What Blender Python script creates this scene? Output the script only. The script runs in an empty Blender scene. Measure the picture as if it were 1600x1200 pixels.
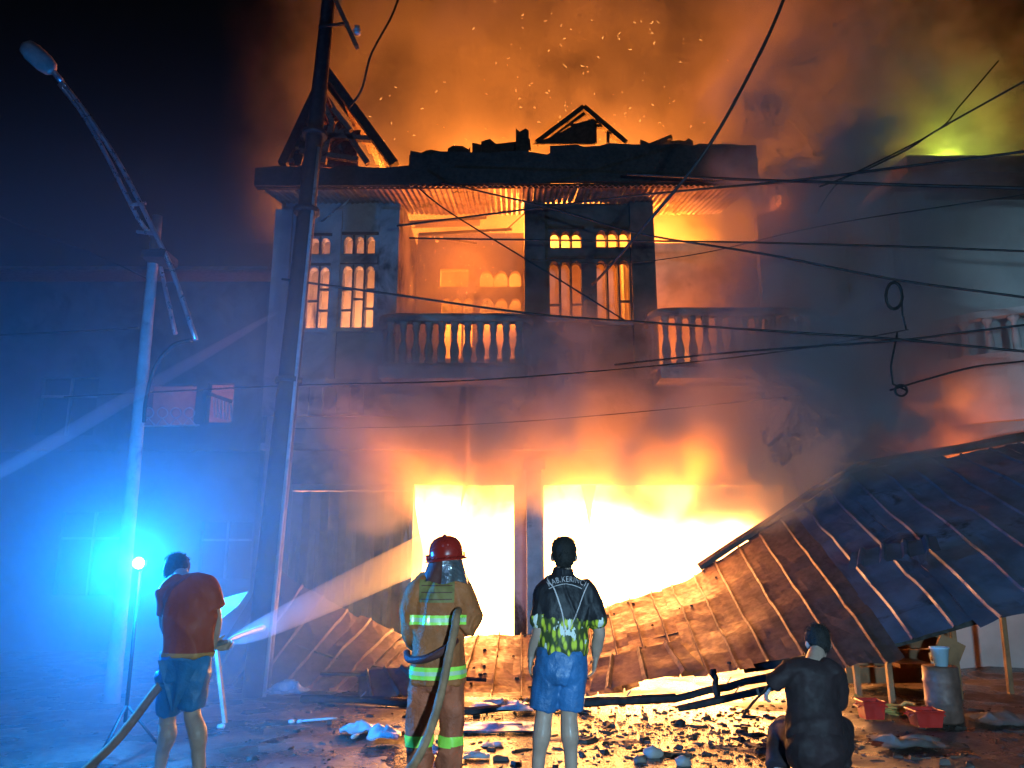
import bpy, bmesh, math, random
from mathutils import Vector, Matrix, noise
from mathutils.bvhtree import BVHTree
from mathutils.geometry import tessellate_polygon
random.seed(7)
R = math.radians
S = bpy.context.scene
COL = S.collection

# ---------------------------------------------------------------- camera, world, sun, exposure
PITCH = R(12.6); FPX = 1208.0; EYE = 1.5
cam_d = bpy.data.cameras.new('camera'); cam = bpy.data.objects.new('camera', cam_d); COL.objects.link(cam)
cam_d.sensor_width = 36; cam_d.lens = 36 * FPX / 1600; cam_d.clip_start = 0.05; cam_d.clip_end = 2000
cam.location = (0, 0, EYE); cam.rotation_euler = (R(90) + PITCH, 0, 0)
S.camera = cam
w = bpy.data.worlds.new('World'); S.world = w; w.use_nodes = True
wn = w.node_tree.nodes; wl = w.node_tree.links
sky = wn.new('ShaderNodeTexSky'); sky.sky_type = 'NISHITA'; sky.sun_disc = False
sky.sun_elevation = R(1.0); sky.sun_rotation = R(200)
wl.new(sky.outputs[0], wn['Background'].inputs[0]); wn['Background'].inputs[1].default_value = 0.0012
sun_d = bpy.data.lights.new('sun', 'SUN'); sun = bpy.data.objects.new('sun', sun_d); COL.objects.link(sun)
sun_d.energy = 0.11; sun_d.angle = R(4); sun_d.color = (0.30, 0.52, 1.0)
sun.rotation_euler = (R(52), 0, R(-22))
S.view_settings.view_transform = 'Standard'; S.view_settings.look = 'None'
S.view_settings.exposure = 0.0; S.view_settings.gamma = 1.0; S.view_settings.use_curve_mapping = False
S.render.engine = 'CYCLES'
cy = S.cycles
cy.use_denoising = True
try: cy.denoiser = 'OPENIMAGEDENOISE'
except Exception: pass
cy.max_bounces = 3; cy.diffuse_bounces = 2; cy.glossy_bounces = 2; cy.transmission_bounces = 3; cy.transparent_max_bounces = 8
cy.volume_bounces = 0; cy.volume_step_rate = 2.0; cy.volume_max_steps = 128
cy.sample_clamp_indirect = 4.0; cy.sample_clamp_direct = 0.0
cy.caustics_reflective = False; cy.caustics_refractive = False
cy.use_adaptive_sampling = True; cy.adaptive_threshold = 0.08; cy.adaptive_min_samples = 16

# ---------------------------------------------------------------- measuring: photograph pixel + distance -> place
CT, ST = math.cos(PITCH), math.sin(PITCH)
def at(px, py, Y):
    x = (px - 800) / FPX; u = (600 - py) / FPX
    dy = CT - u * ST; dz = ST + u * CT
    t = Y / dy
    return Vector((x * t, Y, EYE + dz * t))
def PX(px, py, Y): return at(px, py, Y).x
def PZ(py, Y): return at(800, py, Y).z
def gnd(px, py, z=0.0):
    x = (px - 800) / FPX; u = (600 - py) / FPX
    dy = CT - u * ST; dz = ST + u * CT
    t = (z - EYE) / dz
    return Vector((x * t, dy * t, z))

# ---------------------------------------------------------------- objects
def tag(o, label=None, cat=None, group=None, kind=None):
    if label: o['label'] = label
    if cat: o['category'] = cat
    if group: o['group'] = group
    if kind: o['kind'] = kind
    return o
def thing(name, label, cat, loc=(0, 0, 0), rz=0, group=None):
    o = bpy.data.objects.new(name, None); COL.objects.link(o)
    o.location = loc; o.rotation_euler = (0, 0, rz); o.empty_display_size = 0.1
    return tag(o, label, cat, group)
WORLD = set()
def wthing(name, label, cat, loc, group=None):
    """a thing whose parts are given in world coordinates"""
    o = thing(name, label, cat, loc, 0, group); WORLD.add(o.name); return o
def link(name, me, parent=None, loc=None):
    o = bpy.data.objects.new(name, me); COL.objects.link(o)
    if parent is not None:
        o.parent = parent
        if parent.name in WORLD: o.location = -parent.location
    if loc is not None: o.location = loc
    return o
def wm(o):
    m = Matrix.LocRotScale(o.location, o.rotation_euler, o.scale)
    while o.parent is not None:
        o = o.parent
        m = Matrix.LocRotScale(o.location, o.rotation_euler, o.scale) @ m
    return m

class MB:
    def __init__(s): s.v = []; s.f = []; s.smooth = False
    def add(s, vs, fs):
        n = len(s.v); s.v += [tuple(v) for v in vs]; s.f += [tuple(i + n for i in f) for f in fs]; return s
    def box(s, x0, x1, y0, y1, z0, z1):
        vs = [(x, y, z) for z in (z0, z1) for y in (y0, y1) for x in (x0, x1)]
        return s.add(vs, [(0, 2, 3, 1), (4, 5, 7, 6), (0, 1, 5, 4), (2, 6, 7, 3), (0, 4, 6, 2), (1, 3, 7, 5)])
    def bar(s, a, b, wd, ht=None, up=(0, 0, 1)):
        a = Vector(a); b = Vector(b); ht = ht or wd
        d = (b - a).normalized(); u = Vector(up)
        if abs(d.dot(u)) > 0.98: u = Vector((0, 1, 0))
        r = d.cross(u).normalized() * (wd / 2); u = r.cross(d).normalized() * (ht / 2)
        vs = [a - r - u, a + r - u, a + r + u, a - r + u, b - r - u, b + r - u, b + r + u, b - r + u]
        return s.add(vs, [(0, 1, 2, 3), (7, 6, 5, 4), (0, 4, 5, 1), (1, 5, 6, 2), (2, 6, 7, 3), (3, 7, 4, 0)])
    def tube(s, pts, rad, n=8, caps=True, side=None, flat=None):
        pts = [Vector(p) for p in pts]; m = len(pts)
        rad = rad if isinstance(rad, (list, tuple)) else [rad] * m
        vs = []; ref = Vector(side) if side is not None else None
        for i, p in enumerate(pts):
            d = (pts[min(i + 1, m - 1)] - pts[max(i - 1, 0)])
            d = d.normalized() if d.length > 1e-9 else Vector((0, 0, 1))
            if ref is None:
                ref = Vector((1, 0, 0)) if abs(d.x) < 0.9 else Vector((0, 1, 0))
            a = (ref - d * ref.dot(d)).normalized(); b = d.cross(a)
            if side is None: ref = a
            ra, rb = rad[i] if isinstance(rad[i], (list, tuple)) else (rad[i], rad[i])
            for k in range(n):
                t = 2 * math.pi * k / n
                vs.append(p + a * (ra * math.cos(t)) + b * (rb * math.sin(t)))
        fs = []
        for i in range(m - 1):
            for k in range(n):
                k2 = (k + 1) % n
                fs.append((i * n + k, i * n + k2, (i + 1) * n + k2, (i + 1) * n + k))
        if caps:
            fs.append(tuple(range(n))[::-1]); fs.append(tuple((m - 1) * n + k for k in range(n)))
        return s.add(vs, fs)
    def lathe(s, c, prof, n=12):
        c = Vector(c); vs = []; fs = []; m = len(prof)
        for r, z in prof:
            for k in range(n):
                t = 2 * math.pi * k / n
                vs.append(c + Vector((r * math.cos(t), r * math.sin(t), z)))
        for i in range(m - 1):
            for k in range(n):
                k2 = (k + 1) % n
                fs.append((i * n + k, i * n + k2, (i + 1) * n + k2, (i + 1) * n + k))
        fs.append(tuple(range(n))[::-1]); fs.append(tuple((m - 1) * n + k for k in range(n)))
        return s.add(vs, fs)
    def ball(s, c, r, nu=12, nv=8, rot=None):
        c = Vector(c); r = r if isinstance(r, (list, tuple)) else (r, r, r)
        vs = []; fs = []
        for j in range(1, nv):
            ph = math.pi * j / nv
            for i in range(nu):
                t = 2 * math.pi * i / nu
                v = Vector((r[0] * math.sin(ph) * math.cos(t), r[1] * math.sin(ph) * math.sin(t), r[2] * math.cos(ph)))
                if rot is not None: v = rot @ v
                vs.append(c + v)
        t = Vector((0, 0, r[2])); 
        if rot is not None: t = rot @ t
        vs.append(c + t); vs.append(c - t)
        N = (nv - 1) * nu
        for j in range(nv - 2):
            for i in range(nu):
                i2 = (i + 1) % nu
                fs.append((j * nu + i, (j + 1) * nu + i, (j + 1) * nu + i2, j * nu + i2))
        for i in range(nu):
            i2 = (i + 1) % nu
            fs.append((N, i, i2)); fs.append((N + 1, (nv - 2) * nu + i2, (nv - 2) * nu + i))
        return s.add(vs, fs)
    def grid(s, fn, nu, nv):
        n0 = [fn(i / nu, j / nv) for j in range(nv + 1) for i in range(nu + 1)]
        fs = [(j * (nu + 1) + i, j * (nu + 1) + i + 1, (j + 1) * (nu + 1) + i + 1, (j + 1) * (nu + 1) + i) for j in range(nv) for i in range(nu)]
        return s.add(n0, fs)
    def plate(s, outer, holes, y0, y1):
        """outline in (x,z) with holes, from depth y0 (front) to y1 (back)"""
        loops = [outer] + list(holes)
        flat = [p for l in loops for p in l]
        tris = tessellate_polygon([[Vector((p[0], p[1], 0)) for p in l] for l in loops])
        n = len(flat)
        vs = [(p[0], y0, p[1]) for p in flat] + [(p[0], y1, p[1]) for p in flat]
        fs = []
        for t in tris:
            a, b, c = [Vector(flat[i]) for i in t]
            ccw = (b - a).x * (c - a).y - (b - a).y * (c - a).x > 0
            t = tuple(t) if ccw else tuple(reversed(t))
            fs.append(t); fs.append(tuple(i + n for i in reversed(t)))
        o = 0
        for l in loops:
            m = len(l)
            for k in range(m):
                a, b = o + k, o + (k + 1) % m
                fs.append((a, b, b + n, a + n))
            o += m
        return s.add(vs, fs)
    def mesh(s, name, mat=None, smooth=False, fix=False):
        me = bpy.data.meshes.new(name); me.from_pydata(s.v, [], s.f); me.update()
        if fix:
            bm = bmesh.new(); bm.from_mesh(me); bmesh.ops.recalc_face_normals(bm, faces=bm.faces); bm.to_mesh(me); bm.free()
        if mat: me.materials.append(mat)
        if smooth: me.polygons.foreach_set('use_smooth', [True] * len(me.polygons))
        return me
    def build(s, name, mat=None, parent=None, smooth=False, fix=True, loc=None):
        return link(name, s.mesh(name, mat, smooth, fix), parent, loc)

def evaluated(o, name):
    dg = bpy.context.evaluated_depsgraph_get(); dg.update()
    me = bpy.data.meshes.new_from_object(o.evaluated_get(dg)); me.name = name
    return me
def fuse(mb, name, mat, parent=None, voxel=0.012, smooth=4, wrinkle=0.0, wscale=8.0, wstretch=(1, 1, 1)):
    """overlapping closed lofts -> one continuous smooth surface"""
    me = mb.mesh('tmp', None, False, True)
    o = bpy.data.objects.new('tmp', me); COL.objects.link(o)
    m = o.modifiers.new('r', 'REMESH'); m.mode = 'VOXEL'; m.voxel_size = voxel
    m2 = o.modifiers.new('s', 'SMOOTH'); m2.factor = 0.5; m2.iterations = smooth
    out = evaluated(o, name)
    bpy.data.objects.remove(o); bpy.data.meshes.remove(me)
    if wrinkle:
        nor = [v.normal.copy() for v in out.vertices]
        for v, nn in zip(out.vertices, nor):
            p = Vector((v.co.x * wstretch[0], v.co.y * wstretch[1], v.co.z * wstretch[2])) * wscale
            d = noise.noise(p) + 0.5 * noise.noise(p * 2.1)
            r = 1 - abs(noise.noise(p * 0.8 + Vector((5, 3, 1)))) * 2
            q = p * 0.55 + Vector((noise.noise(p * .5), noise.noise(p * .5 + Vector((9, 0, 0))), 0)) * .8
            f = max(0.0, 1 - abs(noise.noise(q)) * 3.2) ** 2
            v.co += nn * wrinkle * (0.45 * d + 0.25 * r + 0.9 * (f - 0.3))
    out.materials.clear(); out.materials.append(mat)
    out.polygons.foreach_set('use_smooth', [True] * len(out.polygons))
    return link(name, out, parent)

# ---------------------------------------------------------------- materials
class NT:
    def __init__(s, name):
        s.m = bpy.data.materials.new(name); s.m.use_nodes = True
        s.n = s.m.node_tree.nodes; s.l = s.m.node_tree.links
        s.bsdf = s.n.get('Principled BSDF'); s.out = s.n.get('Material Output')
        s.tc = None
    def new(s, t, **kw):
        x = s.n.new(t)
        for k, v in kw.items(): setattr(x, k, v)
        return x
    def set(s, sock, v):
        if isinstance(v, bpy.types.NodeSocket): s.l.new(v, sock)
        elif isinstance(v, (tuple, list)):
            if sock.type == 'RGBA' and len(v) == 3: v = (*v, 1)
            sock.default_value = v
        else: sock.default_value = v
    def co(s, which='Object'):
        if s.tc is None: s.tc = s.new('ShaderNodeTexCoord')
        return s.tc.outputs[which]
    def mapping(s, scale=(1, 1, 1), loc=(0, 0, 0), rot=(0, 0, 0), src=None):
        x = s.new('ShaderNodeMapping')
        s.l.new(src if src is not None else s.co(), x.inputs['Vector'])
        x.inputs['Scale'].default_value = scale; x.inputs['Location'].default_value = loc; x.inputs['Rotation'].default_value = rot
        return x.outputs[0]
    def noise(s, scale=5, detail=4, rough=0.55, vec=None, dist=0.0):
        x = s.new('ShaderNodeTexNoise')
        s.l.new(vec if vec is not None else s.co(), x.inputs['Vector'])
        x.inputs['Scale'].default_value = scale; x.inputs['Detail'].default_value = detail
        x.inputs['Roughness'].default_value = rough; x.inputs['Distortion'].default_value = dist
        return x.outputs[0]
    def voronoi(s, scale=5, vec=None, feature='F1', out=0):
        x = s.new('ShaderNodeTexVoronoi'); x.feature = feature
        s.l.new(vec if vec is not None else s.co(), x.inputs['Vector']); x.inputs['Scale'].default_value = scale
        return x.outputs[out]
    def rng(s, v, a, b, c=0.0, d=1.0, smooth=True):
        x = s.new('ShaderNodeMapRange'); x.interpolation_type = 'SMOOTHSTEP' if smooth else 'LINEAR'
        s.set(x.inputs[0], v)
        for i, q in enumerate((a, b, c, d)): s.set(x.inputs[1 + i], q)
        return x.outputs[0]
    def math(s, op, a, b=None, c=None):
        x = s.new('ShaderNodeMath'); x.operation = op
        s.set(x.inputs[0], a)
        if b is not None: s.set(x.inputs[1], b)
        if c is not None: s.set(x.inputs[2], c)
        return x.outputs[0]
    def mul(s, *a):
        r = a[0]
        for q in a[1:]: r = s.math('MULTIPLY', r, q)
        return r
    def addm(s, *a):
        r = a[0]
        for q in a[1:]: r = s.math('ADD', r, q)
        return r
    def mix(s, f, a, b, blend='MIX'):
        x = s.new('ShaderNodeMix'); x.data_type = 'RGBA'; x.blend_type = blend
        s.set(x.inputs[0], f); s.set(x.inputs[6], a); s.set(x.inputs[7], b)
        return x.outputs[2]
    def xyz(s, vec=None):
        x = s.new('ShaderNodeSeparateXYZ'); s.l.new(vec if vec is not None else s.co(), x.inputs[0])
        return x.outputs
    def bump(s, h, strength=0.3, dist=0.02):
        x = s.new('ShaderNodeBump'); x.inputs['Strength'].default_value = strength; x.inputs['Distance'].default_value = dist
        s.l.new(h, x.inputs['Height']); s.l.new(x.outputs[0], s.bsdf.inputs['Normal'])
    def put(s, **kw):
        for k, v in kw.items(): s.set(s.bsdf.inputs[k.replace('_', ' ')], v)
        return s

def mat(name, col, rough=0.7, metal=0.0, var=0.35, scale=6.0, bump=0.15, bscale=40, dist=0.006, spec=None, stain=None, stain_col=(0.02, 0.016, 0.014), stain_scale=1.2):
    t = NT(name)
    n = t.noise(scale, 5, 0.6)
    c = t.mix(t.rng(n, 0.3, 0.7), tuple(q * (1 - var) for q in col), tuple(min(1, q * (1 + var * 0.6)) for q in col))
    if stain is not None:
        k = t.rng(t.noise(stain_scale, 6, 0.65, dist=0.6), stain - 0.08, stain + 0.1)
        c = t.mix(k, c, stain_col)
    t.put(Base_Color=c, Roughness=t.rng(t.noise(scale * 2.3, 3), 0.3, 0.7, max(0.03, rough - 0.12), min(1, rough + 0.12)), Metallic=metal)
    if spec is not None: t.put(Specular_IOR_Level=spec)
    if bump: t.bump(t.noise(bscale, 4, 0.6), bump, dist)
    return t.m
def glow(name, col, strength):
    t = NT(name); t.put(Base_Color=(0.02, 0.02, 0.02), Emission_Color=col, Emission_Strength=strength); return t.m
def lamp(name, kind, loc, col, power, radius=0.1, parent=None, **kw):
    d = bpy.data.lights.new(name, kind); d.color = col; d.energy = power
    if kind in ('POINT', 'SPOT'): d.shadow_soft_size = radius
    for k, v in kw.items(): setattr(d, k, v)
    o = bpy.data.objects.new(name, d); COL.objects.link(o); o.location = loc
    if parent: o.parent = parent
    return o
FIRE = (1.0, 0.21, 0.02)

M = {}
M['wall'] = mat('sooted_plaster', (0.30, 0.27, 0.27), 0.85, var=0.25, scale=2.0, stain=0.54, stain_scale=0.7)
M['wall_in'] = mat('scorched_inner_wall', (0.55, 0.47, 0.38), 0.85, var=0.3, scale=1.6, stain=0.66, stain_scale=0.9)
M['char'] = mat('charred_wood', (0.018, 0.013, 0.011), 0.75, var=0.5, scale=8, bump=0.6, bscale=30)
M['redwood'] = mat('wet_red_timber', (0.07, 0.022, 0.014), 0.35, var=0.5, scale=9, bump=0.5, bscale=26)
M['concrete'] = mat('grey_concrete', (0.30, 0.28, 0.26), 0.8, var=0.3, scale=3, stain=0.6, stain_scale=1.6)
M['rail'] = mat('sooted_balustrade_concrete', (0.20, 0.15, 0.13), 0.8, var=0.4, scale=3, stain=0.55, stain_scale=2)
M['frame'] = mat('burnt_window_frame', (0.06, 0.03, 0.02), 0.7)
M['tin'] = mat('scorched_roofing_tin', (0.13, 0.085, 0.07), 0.5, 0.45, var=0.3, scale=7, bump=0.3, bscale=26, dist=0.008, stain=0.66, stain_col=(0.04, 0.025, 0.02), stain_scale=5)
M['tin_soffit'] = mat('eave_tin', (0.33, 0.24, 0.19), 0.42, 0.6, var=0.35, scale=3, stain=0.62, stain_scale=2)
M['iron'] = mat('folding_door_steel', (0.15, 0.15, 0.17), 0.55, 0.5, var=0.3)
M['black'] = mat('black_rubber', (0.012, 0.012, 0.013), 0.6)
M['pole'] = mat('pale_concrete_pole', (0.33, 0.31, 0.31), 0.7, var=0.25, scale=5, stain=0.63, stain_scale=3, stain_col=(0.12, 0.1, 0.09))
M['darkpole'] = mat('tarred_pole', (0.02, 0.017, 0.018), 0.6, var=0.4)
M['soot'] = mat('soot_black_wall', (0.075, 0.055, 0.05), 0.85, var=0.4, scale=2, stain=0.56, stain_scale=1.1)
M['galv'] = mat('galvanised_steel', (0.55, 0.56, 0.6), 0.35, 0.8, var=0.2)
# ================================================================ ground, water, night sky behind
def ground_h(x, y):
    h = 0.035 * noise.noise(Vector((x * 0.55, y * 0.55, 3.1))) + 0.018 * noise.noise(Vector((x * 1.9, y * 1.9, 8.0)))
    h += 0.010 * noise.noise(Vector((x * 5.5, y * 5.5, 1.0)))
    k = max(0.0, 1 - ((x - 1.3) / 1.9) ** 2) * max(0.0, 1 - ((y - 7.4) / 1.9) ** 2)
    h -= 0.05 * k
    bank = math.exp(-((y - 6.85 - 0.10 * math.sin(x * 2.1) + 0.16 * (x - 1)) / 0.13) ** 2) * (1 / (1 + math.exp(-(x - 0.1) * 6))) * (1 / (1 + math.exp((x - 2.6) * 5)))
    h += 0.085 * bank * (0.7 + 0.6 * noise.noise(Vector((x * 3, y * 3, 0))))
    if x > 2.2: h += 0.05 * min(1, (x - 2.2)) * (0.6 + noise.noise(Vector((x * 2.4, y * 2.4, 4))))
    return h + 0.012
def axis(lo, hi, fine0, fine1, step):
    a = []; v = fine0
    while v < fine1: a.append(v); v += step
    a.append(fine1); v = fine1; st = step
    while v < hi: st *= 1.5; v += st; a.append(v)
    b = []; v = fine0; st = step
    while v > lo: st *= 1.5; v -= st; b.append(v)
    return b[::-1] + a
gx = axis(-600, 600, -4.2, 5.2, 0.06); gy = axis(-30, 900, 3.6, 11.6, 0.06)
g = MB(); g.v = [(x, y, ground_h(x, y) if -8 < x < 10 and 0 < y < 16 else 0.0) for y in gy for x in gx]
nx = len(gx)
g.f = [(j * nx + i, j * nx + i + 1, (j + 1) * nx + i + 1, (j + 1) * nx + i) for j in range(len(gy) - 1) for i in range(nx - 1)]
t = NT('wet_trampled_ground')
n1 = t.noise(1.3, 6, 0.6); n2 = t.noise(14, 5, 0.65)
c = t.mix(t.rng(n1, 0.35, 0.65), (0.045, 0.036, 0.031), (0.11, 0.085, 0.066))
c = t.mix(t.rng(n2, 0.45, 0.7), c, (0.03, 0.025, 0.023))
t.put(Base_Color=c, Roughness=t.rng(t.noise(2.2, 5), 0.35, 0.62, 0.16, 0.55), Specular_IOR_Level=0.6)
t.bump(t.noise(26, 6, 0.7), 0.55, 0.03)
tag(g.build('ground', t.m, None, True, False), kind='structure')
t = NT('muddy_water')
t.put(Base_Color=(0.05, 0.032, 0.02), Roughness=0.07, Specular_IOR_Level=0.8)
t.bump(t.noise(1, 5, 0.6, t.mapping((5, 16, 5))), 0.55, 0.03)
wt = MB(); wt.grid(lambda u, v: (-1.2 + 5.2 * u, 4.2 + 6.5 * v, 0.0), 4, 4)
tag(wt.build('water', t.m, None, True, False), kind='structure')

# ================================================================ the burning house
YF = 11.5
def X(px, py=450, Y=YF): return PX(px, py, Y)
def Z(py, Y=YF): return PZ(py, Y)
Z_SLAB = Z(597); Z_TOP = Z(322)
HX0 = X(430, 465); HX1 = X(1300, 465)
house = wthing('burning_house', 'two storey house on fire with balconies, arched windows and burnt out roof', 'house', ((HX0 + HX1) / 2, YF, 0))
def hp(name, mb, m='wall', parent=None, smooth=False): return mb.build(name, M[m] if isinstance(m, str) else m, parent or house, smooth)
def arch(x0, x1, z0, z1, n=7):
    r = (x1 - x0) / 2; cx = (x0 + x1) / 2; sh = min(r * 0.82, (z1 - z0) * 0.4); e = r * 0.14
    top = [(cx + (r - e) * math.cos(math.pi * k / n), z1 - sh + sh * math.sin(math.pi * k / n)) for k in range(n + 1)]
    return [(x0, z0), (x1, z0), (x1, z1 - sh - 0.012)] + top + [(x0, z1 - sh - 0.012)]
def lights_px(xs, y0, y1, Y=YF):
    """xs: pairs of pixel columns at mid-height -> arched openings"""
    return [arch(X(a, (y0 + y1) / 2, Y), X(b, (y0 + y1) / 2, Y), Z(y1, Y), Z(y0, Y)) for a, b in xs]
def window(xs, y0, y1, bars, Y, sill=True, thick=0.04):
    """window joinery: one frame strip per mullion, bars as sub-parts"""
    x0 = X(xs[0][0], (y0 + y1) / 2, Y); x1 = X(xs[-1][1], (y0 + y1) / 2, Y)
    f = MB()
    f.box(x0 - 0.05, x1 + 0.05, Y - 0.035, Y - 0.003, Z(y0, Y) + 0.03, Z(y0, Y) + 0.07)
    wn_ = hp('window', f, 'frame')
    for k, (a, b) in enumerate(zip(xs[:-1], xs[1:])):
        xm = (X(a[1], (y0 + y1) / 2, Y) + X(b[0], (y0 + y1) / 2, Y)) / 2
        hp('mullion', MB().box(xm - 0.014, xm + 0.014, Y - 0.02, Y - 0.002, Z(y1, Y) - 0.01, Z(y0, Y) + 0.02), 'frame', wn_)
    for k, (a, b) in enumerate(xs):
        for yb in bars[k % len(bars)]:
            xa = X(a, (y0 + y1) / 2, Y); xb = X(b, (y0 + y1) / 2, Y)
            zz = Z(yb, Y) + random.uniform(-.01, .01)
            hp('glazing_bar', MB().bar((xa - 0.005, Y + 0.03, zz + random.uniform(-.006, .006)), (xb + 0.005, Y + 0.03, zz), 0.03, 0.036), 'frame', wn_)
    if sill:
        hp('sill', MB().box(x0 - 0.09, x1 + 0.09, Y - 0.09, Y - 0.004, Z(y1, Y) - 0.075, Z(y1, Y) - 0.012), 'wall', wn_)
    return wn_

# --- left bay, upper storey
W1U = [(468, 482), (485, 499), (502, 516)]; W2U = [(537, 551), (555, 569), (572, 586)]
W1L = [(463, 478), (481, 496), (499, 513)]; W2L = [(534, 549), (552, 567), (570, 584)]
bx0, bx1 = X(438, 450), X(622, 430)
holes = lights_px(W1U, 372, 397) + lights_px(W2U, 370, 396) + lights_px(W1L, 418, 514) + lights_px(W2L, 416, 513)
hp('front_wall', MB().plate([(bx0, Z_SLAB), (bx1, Z_SLAB), (bx1, Z(300)), (bx0, Z(300))], holes, YF, YF + 0.16))
window(W1U, 372, 397, [[]], YF, False); window(W2U, 370, 396, [[]], YF, False)
window(W1L, 418, 514, [[484], [470], [452, 484]], YF); window(W2L, 416, 513, [[451, 483], [467], [451, 482]], YF)
# raised pilasters beside and between the windows
for a, b in ((425, 452), (517, 531), (592, 622)):
    hp('pilaster', MB().box(X(a, 440), X(b, 440), YF - 0.07, YF - 0.003, Z_SLAB, Z(330)))
hp('band', MB().box(X(456, 407), X(590, 407), YF - 0.05, YF - 0.003, Z(412), Z(402)))
hp('bay_side_wall', MB().box(bx1 - 0.14, bx1, YF + 0.162, YF + 2.9, Z_SLAB, Z(300) - 0.02))
hp('outer_side_wall', MB().box(HX0 - 0.05, bx0 + 0.06, YF + 0.162, YF + 4.6, 0.0, Z(300) + 0.3))
hp('bay_back_wall', MB().box(bx0 + 0.062, bx1 - 0.142, YF + 2.2, YF + 2.32, Z_SLAB, Z_TOP + 0.45), 'wall_in')
# --- recessed balcony in the middle
YB = YF + 2.2
mx0, mx1 = X(622, 430), X(822, 430)
hol = [[(PX(a, 435, YB), PZ(448, YB)), (PX(b, 435, YB), PZ(448, YB)), (PX(b, 435, YB), PZ(420, YB)), (PX(a, 435, YB), PZ(420, YB))] for a, b in ((688, 732),)]
hol += lights_px([(750, 771), (773, 793), (796, 814)], 423, 448, YB) + lights_px([(689, 704), (707, 721), (724, 738)], 466, 560, YB) + lights_px([(750, 771), (773, 793), (796, 814)], 466, 560, YB)
hp('balcony_back_wall', MB().plate([(mx0, Z_SLAB), (mx1, Z_SLAB), (mx1, Z_TOP + 0.5), (mx0, Z_TOP + 0.5)], hol, YB, YB + 0.14), 'wall_in')
# --- centre bay
cx0, cx1 = X(822, 430), X(1022, 440)
V1U = [(860, 874), (877, 891), (894, 908)]; V2U = [(932, 947), (950, 965), (968, 983)]
V1L = [(859, 874), (877, 891), (894, 909)]; V2L = [(933, 948), (951, 966), (969, 984)]
holes = lights_px(V1U, 361, 387) + lights_px(V2U, 360, 386) + lights_px(V1L, 408, 496) + lights_px(V2L, 407, 503)
hp('front_wall', MB().plate([(cx0, Z_SLAB), (cx1, Z_SLAB), (cx1, Z(318)), (cx0, Z(318))], holes, YF, YF + 0.16), 'soot')
window(V1U, 361, 387, [[]], YF, False); window(V2U, 360, 386, [[]], YF, False)
window(V1L, 408, 496, [[476], [], [476]], YF); window(V2L, 407, 503, [[], [], [471]], YF)
hp('pier', MB().box(X(986, 440), X(1023, 440), YF - 0.12, YF - 0.003, Z_SLAB, Z(318)), 'soot')
hp('pier', MB().box(X(820, 440), X(852, 440), YF - 0.08, YF - 0.003, Z_SLAB, Z(318)), 'soot')
hp('bay_side_wall', MB().box(cx0, cx0 + 0.14, YF + 0.162, YB - 0.003, Z_SLAB, Z(318)), 'wall')
hp('bay_side_wall', MB().box(cx1 - 0.14, cx1, YF + 0.162, YB - 0.003, Z_SLAB, Z(318)), 'wall')
hp('bay_back_wall', MB().box(cx0 + 0.142, cx1 - 0.142, YB + 0.3, YB + 0.42, Z_SLAB, Z_TOP + 0.2), 'wall_in')
# --- right recess with a second balcony
rx0, rx1 = X(1023, 440), X(1300, 440)
hp('balcony_back_wall', MB().plate([(rx0, Z_SLAB), (rx1, Z_SLAB), (rx1, Z_TOP + 0.3), (rx0, Z_TOP + 0.3)], [], YB, YB + 0.14), 'wall_in')
hp('outer_side_wall', MB().box(rx1, rx1 + 0.16, YF - 0.2, YF + 4.6, 0.0, Z_TOP + 0.2))
hp('front_wall', MB().box(X(1190, 440), rx1 - 0.003, YF, YF + 0.16, Z_SLAB, Z(330)), 'wall')
# --- floor slab, beam and the wall over the shop front
hp('floor_slab', MB().box(HX0, HX1, YF - 0.25, YF + 4.5, Z_SLAB - 0.16, Z_SLAB - 0.002), 'concrete')
hp('edge_beam', MB().box(HX0 + 0.02, HX1 - 0.02, YF - 0.31, YF - 0.252, Z(650, YF - 0.3), Z_SLAB - 0.02), 'wall')
for k in range(9):
    a = 452 + k * 21
    hp('panel', MB().box(X(a, 628), X(a + 18, 628), YF - 0.335, YF - 0.313, Z(648, YF - 0.3), Z(606, YF - 0.3)), 'wall')
z_lin = Z(757)
hp('lintel_wall', MB().box(HX0 + 0.03, HX1 - 0.03, YF - 0.02, YF + 0.14, z_lin, Z(650) + 0.1), 'wall')
hp('ledge', MB().box(HX0, HX1, YF - 0.2, YF - 0.022, Z(700) - 0.05, Z(700) + 0.05), 'wall')
# --- ground floor
gx0 = X(452, 860); d0 = X(641, 860); d1 = X(803, 860)
hp('shop_wall', MB().box(HX0 + 0.03, gx0, YF - 0.02, YF + 0.14, 0, z_lin - 0.003), 'wall')
hp('shop_pier', MB().box(d1, X(850, 860), YF - 0.02, YF + 0.14, 0, z_lin - 0.003), 'wall')
hp('shop_wall', MB().box(X(1236, 860), HX1 - 0.03, YF - 0.02, YF + 0.14, 0, z_lin - 0.003), 'soot')
hp('shop_back_wall', MB().box(HX0, HX1, YF + 4.5, YF + 4.62, 0, Z_SLAB - 0.17), 'wall_in')
hp('upper_back_wall', MB().box(HX0 + 0.1, HX1 - 0.02, YF + 4.5, YF + 4.62, Z_SLAB, Z_TOP - 0.6), 'wall_in')
hp('porch_column', MB().box(X(823, 850, 10.95), X(846, 850, 10.95), 10.85, 11.07, 0, Z(735, 10.95)), 'concrete')
hp('column_head', MB().box(X(820, 735, 10.95) - 0.02, X(849, 735, 10.95) + 0.02, 10.82, YF - 0.03, Z(735, 10.95), Z(735, 10.95) + 0.14), 'concrete')
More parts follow.
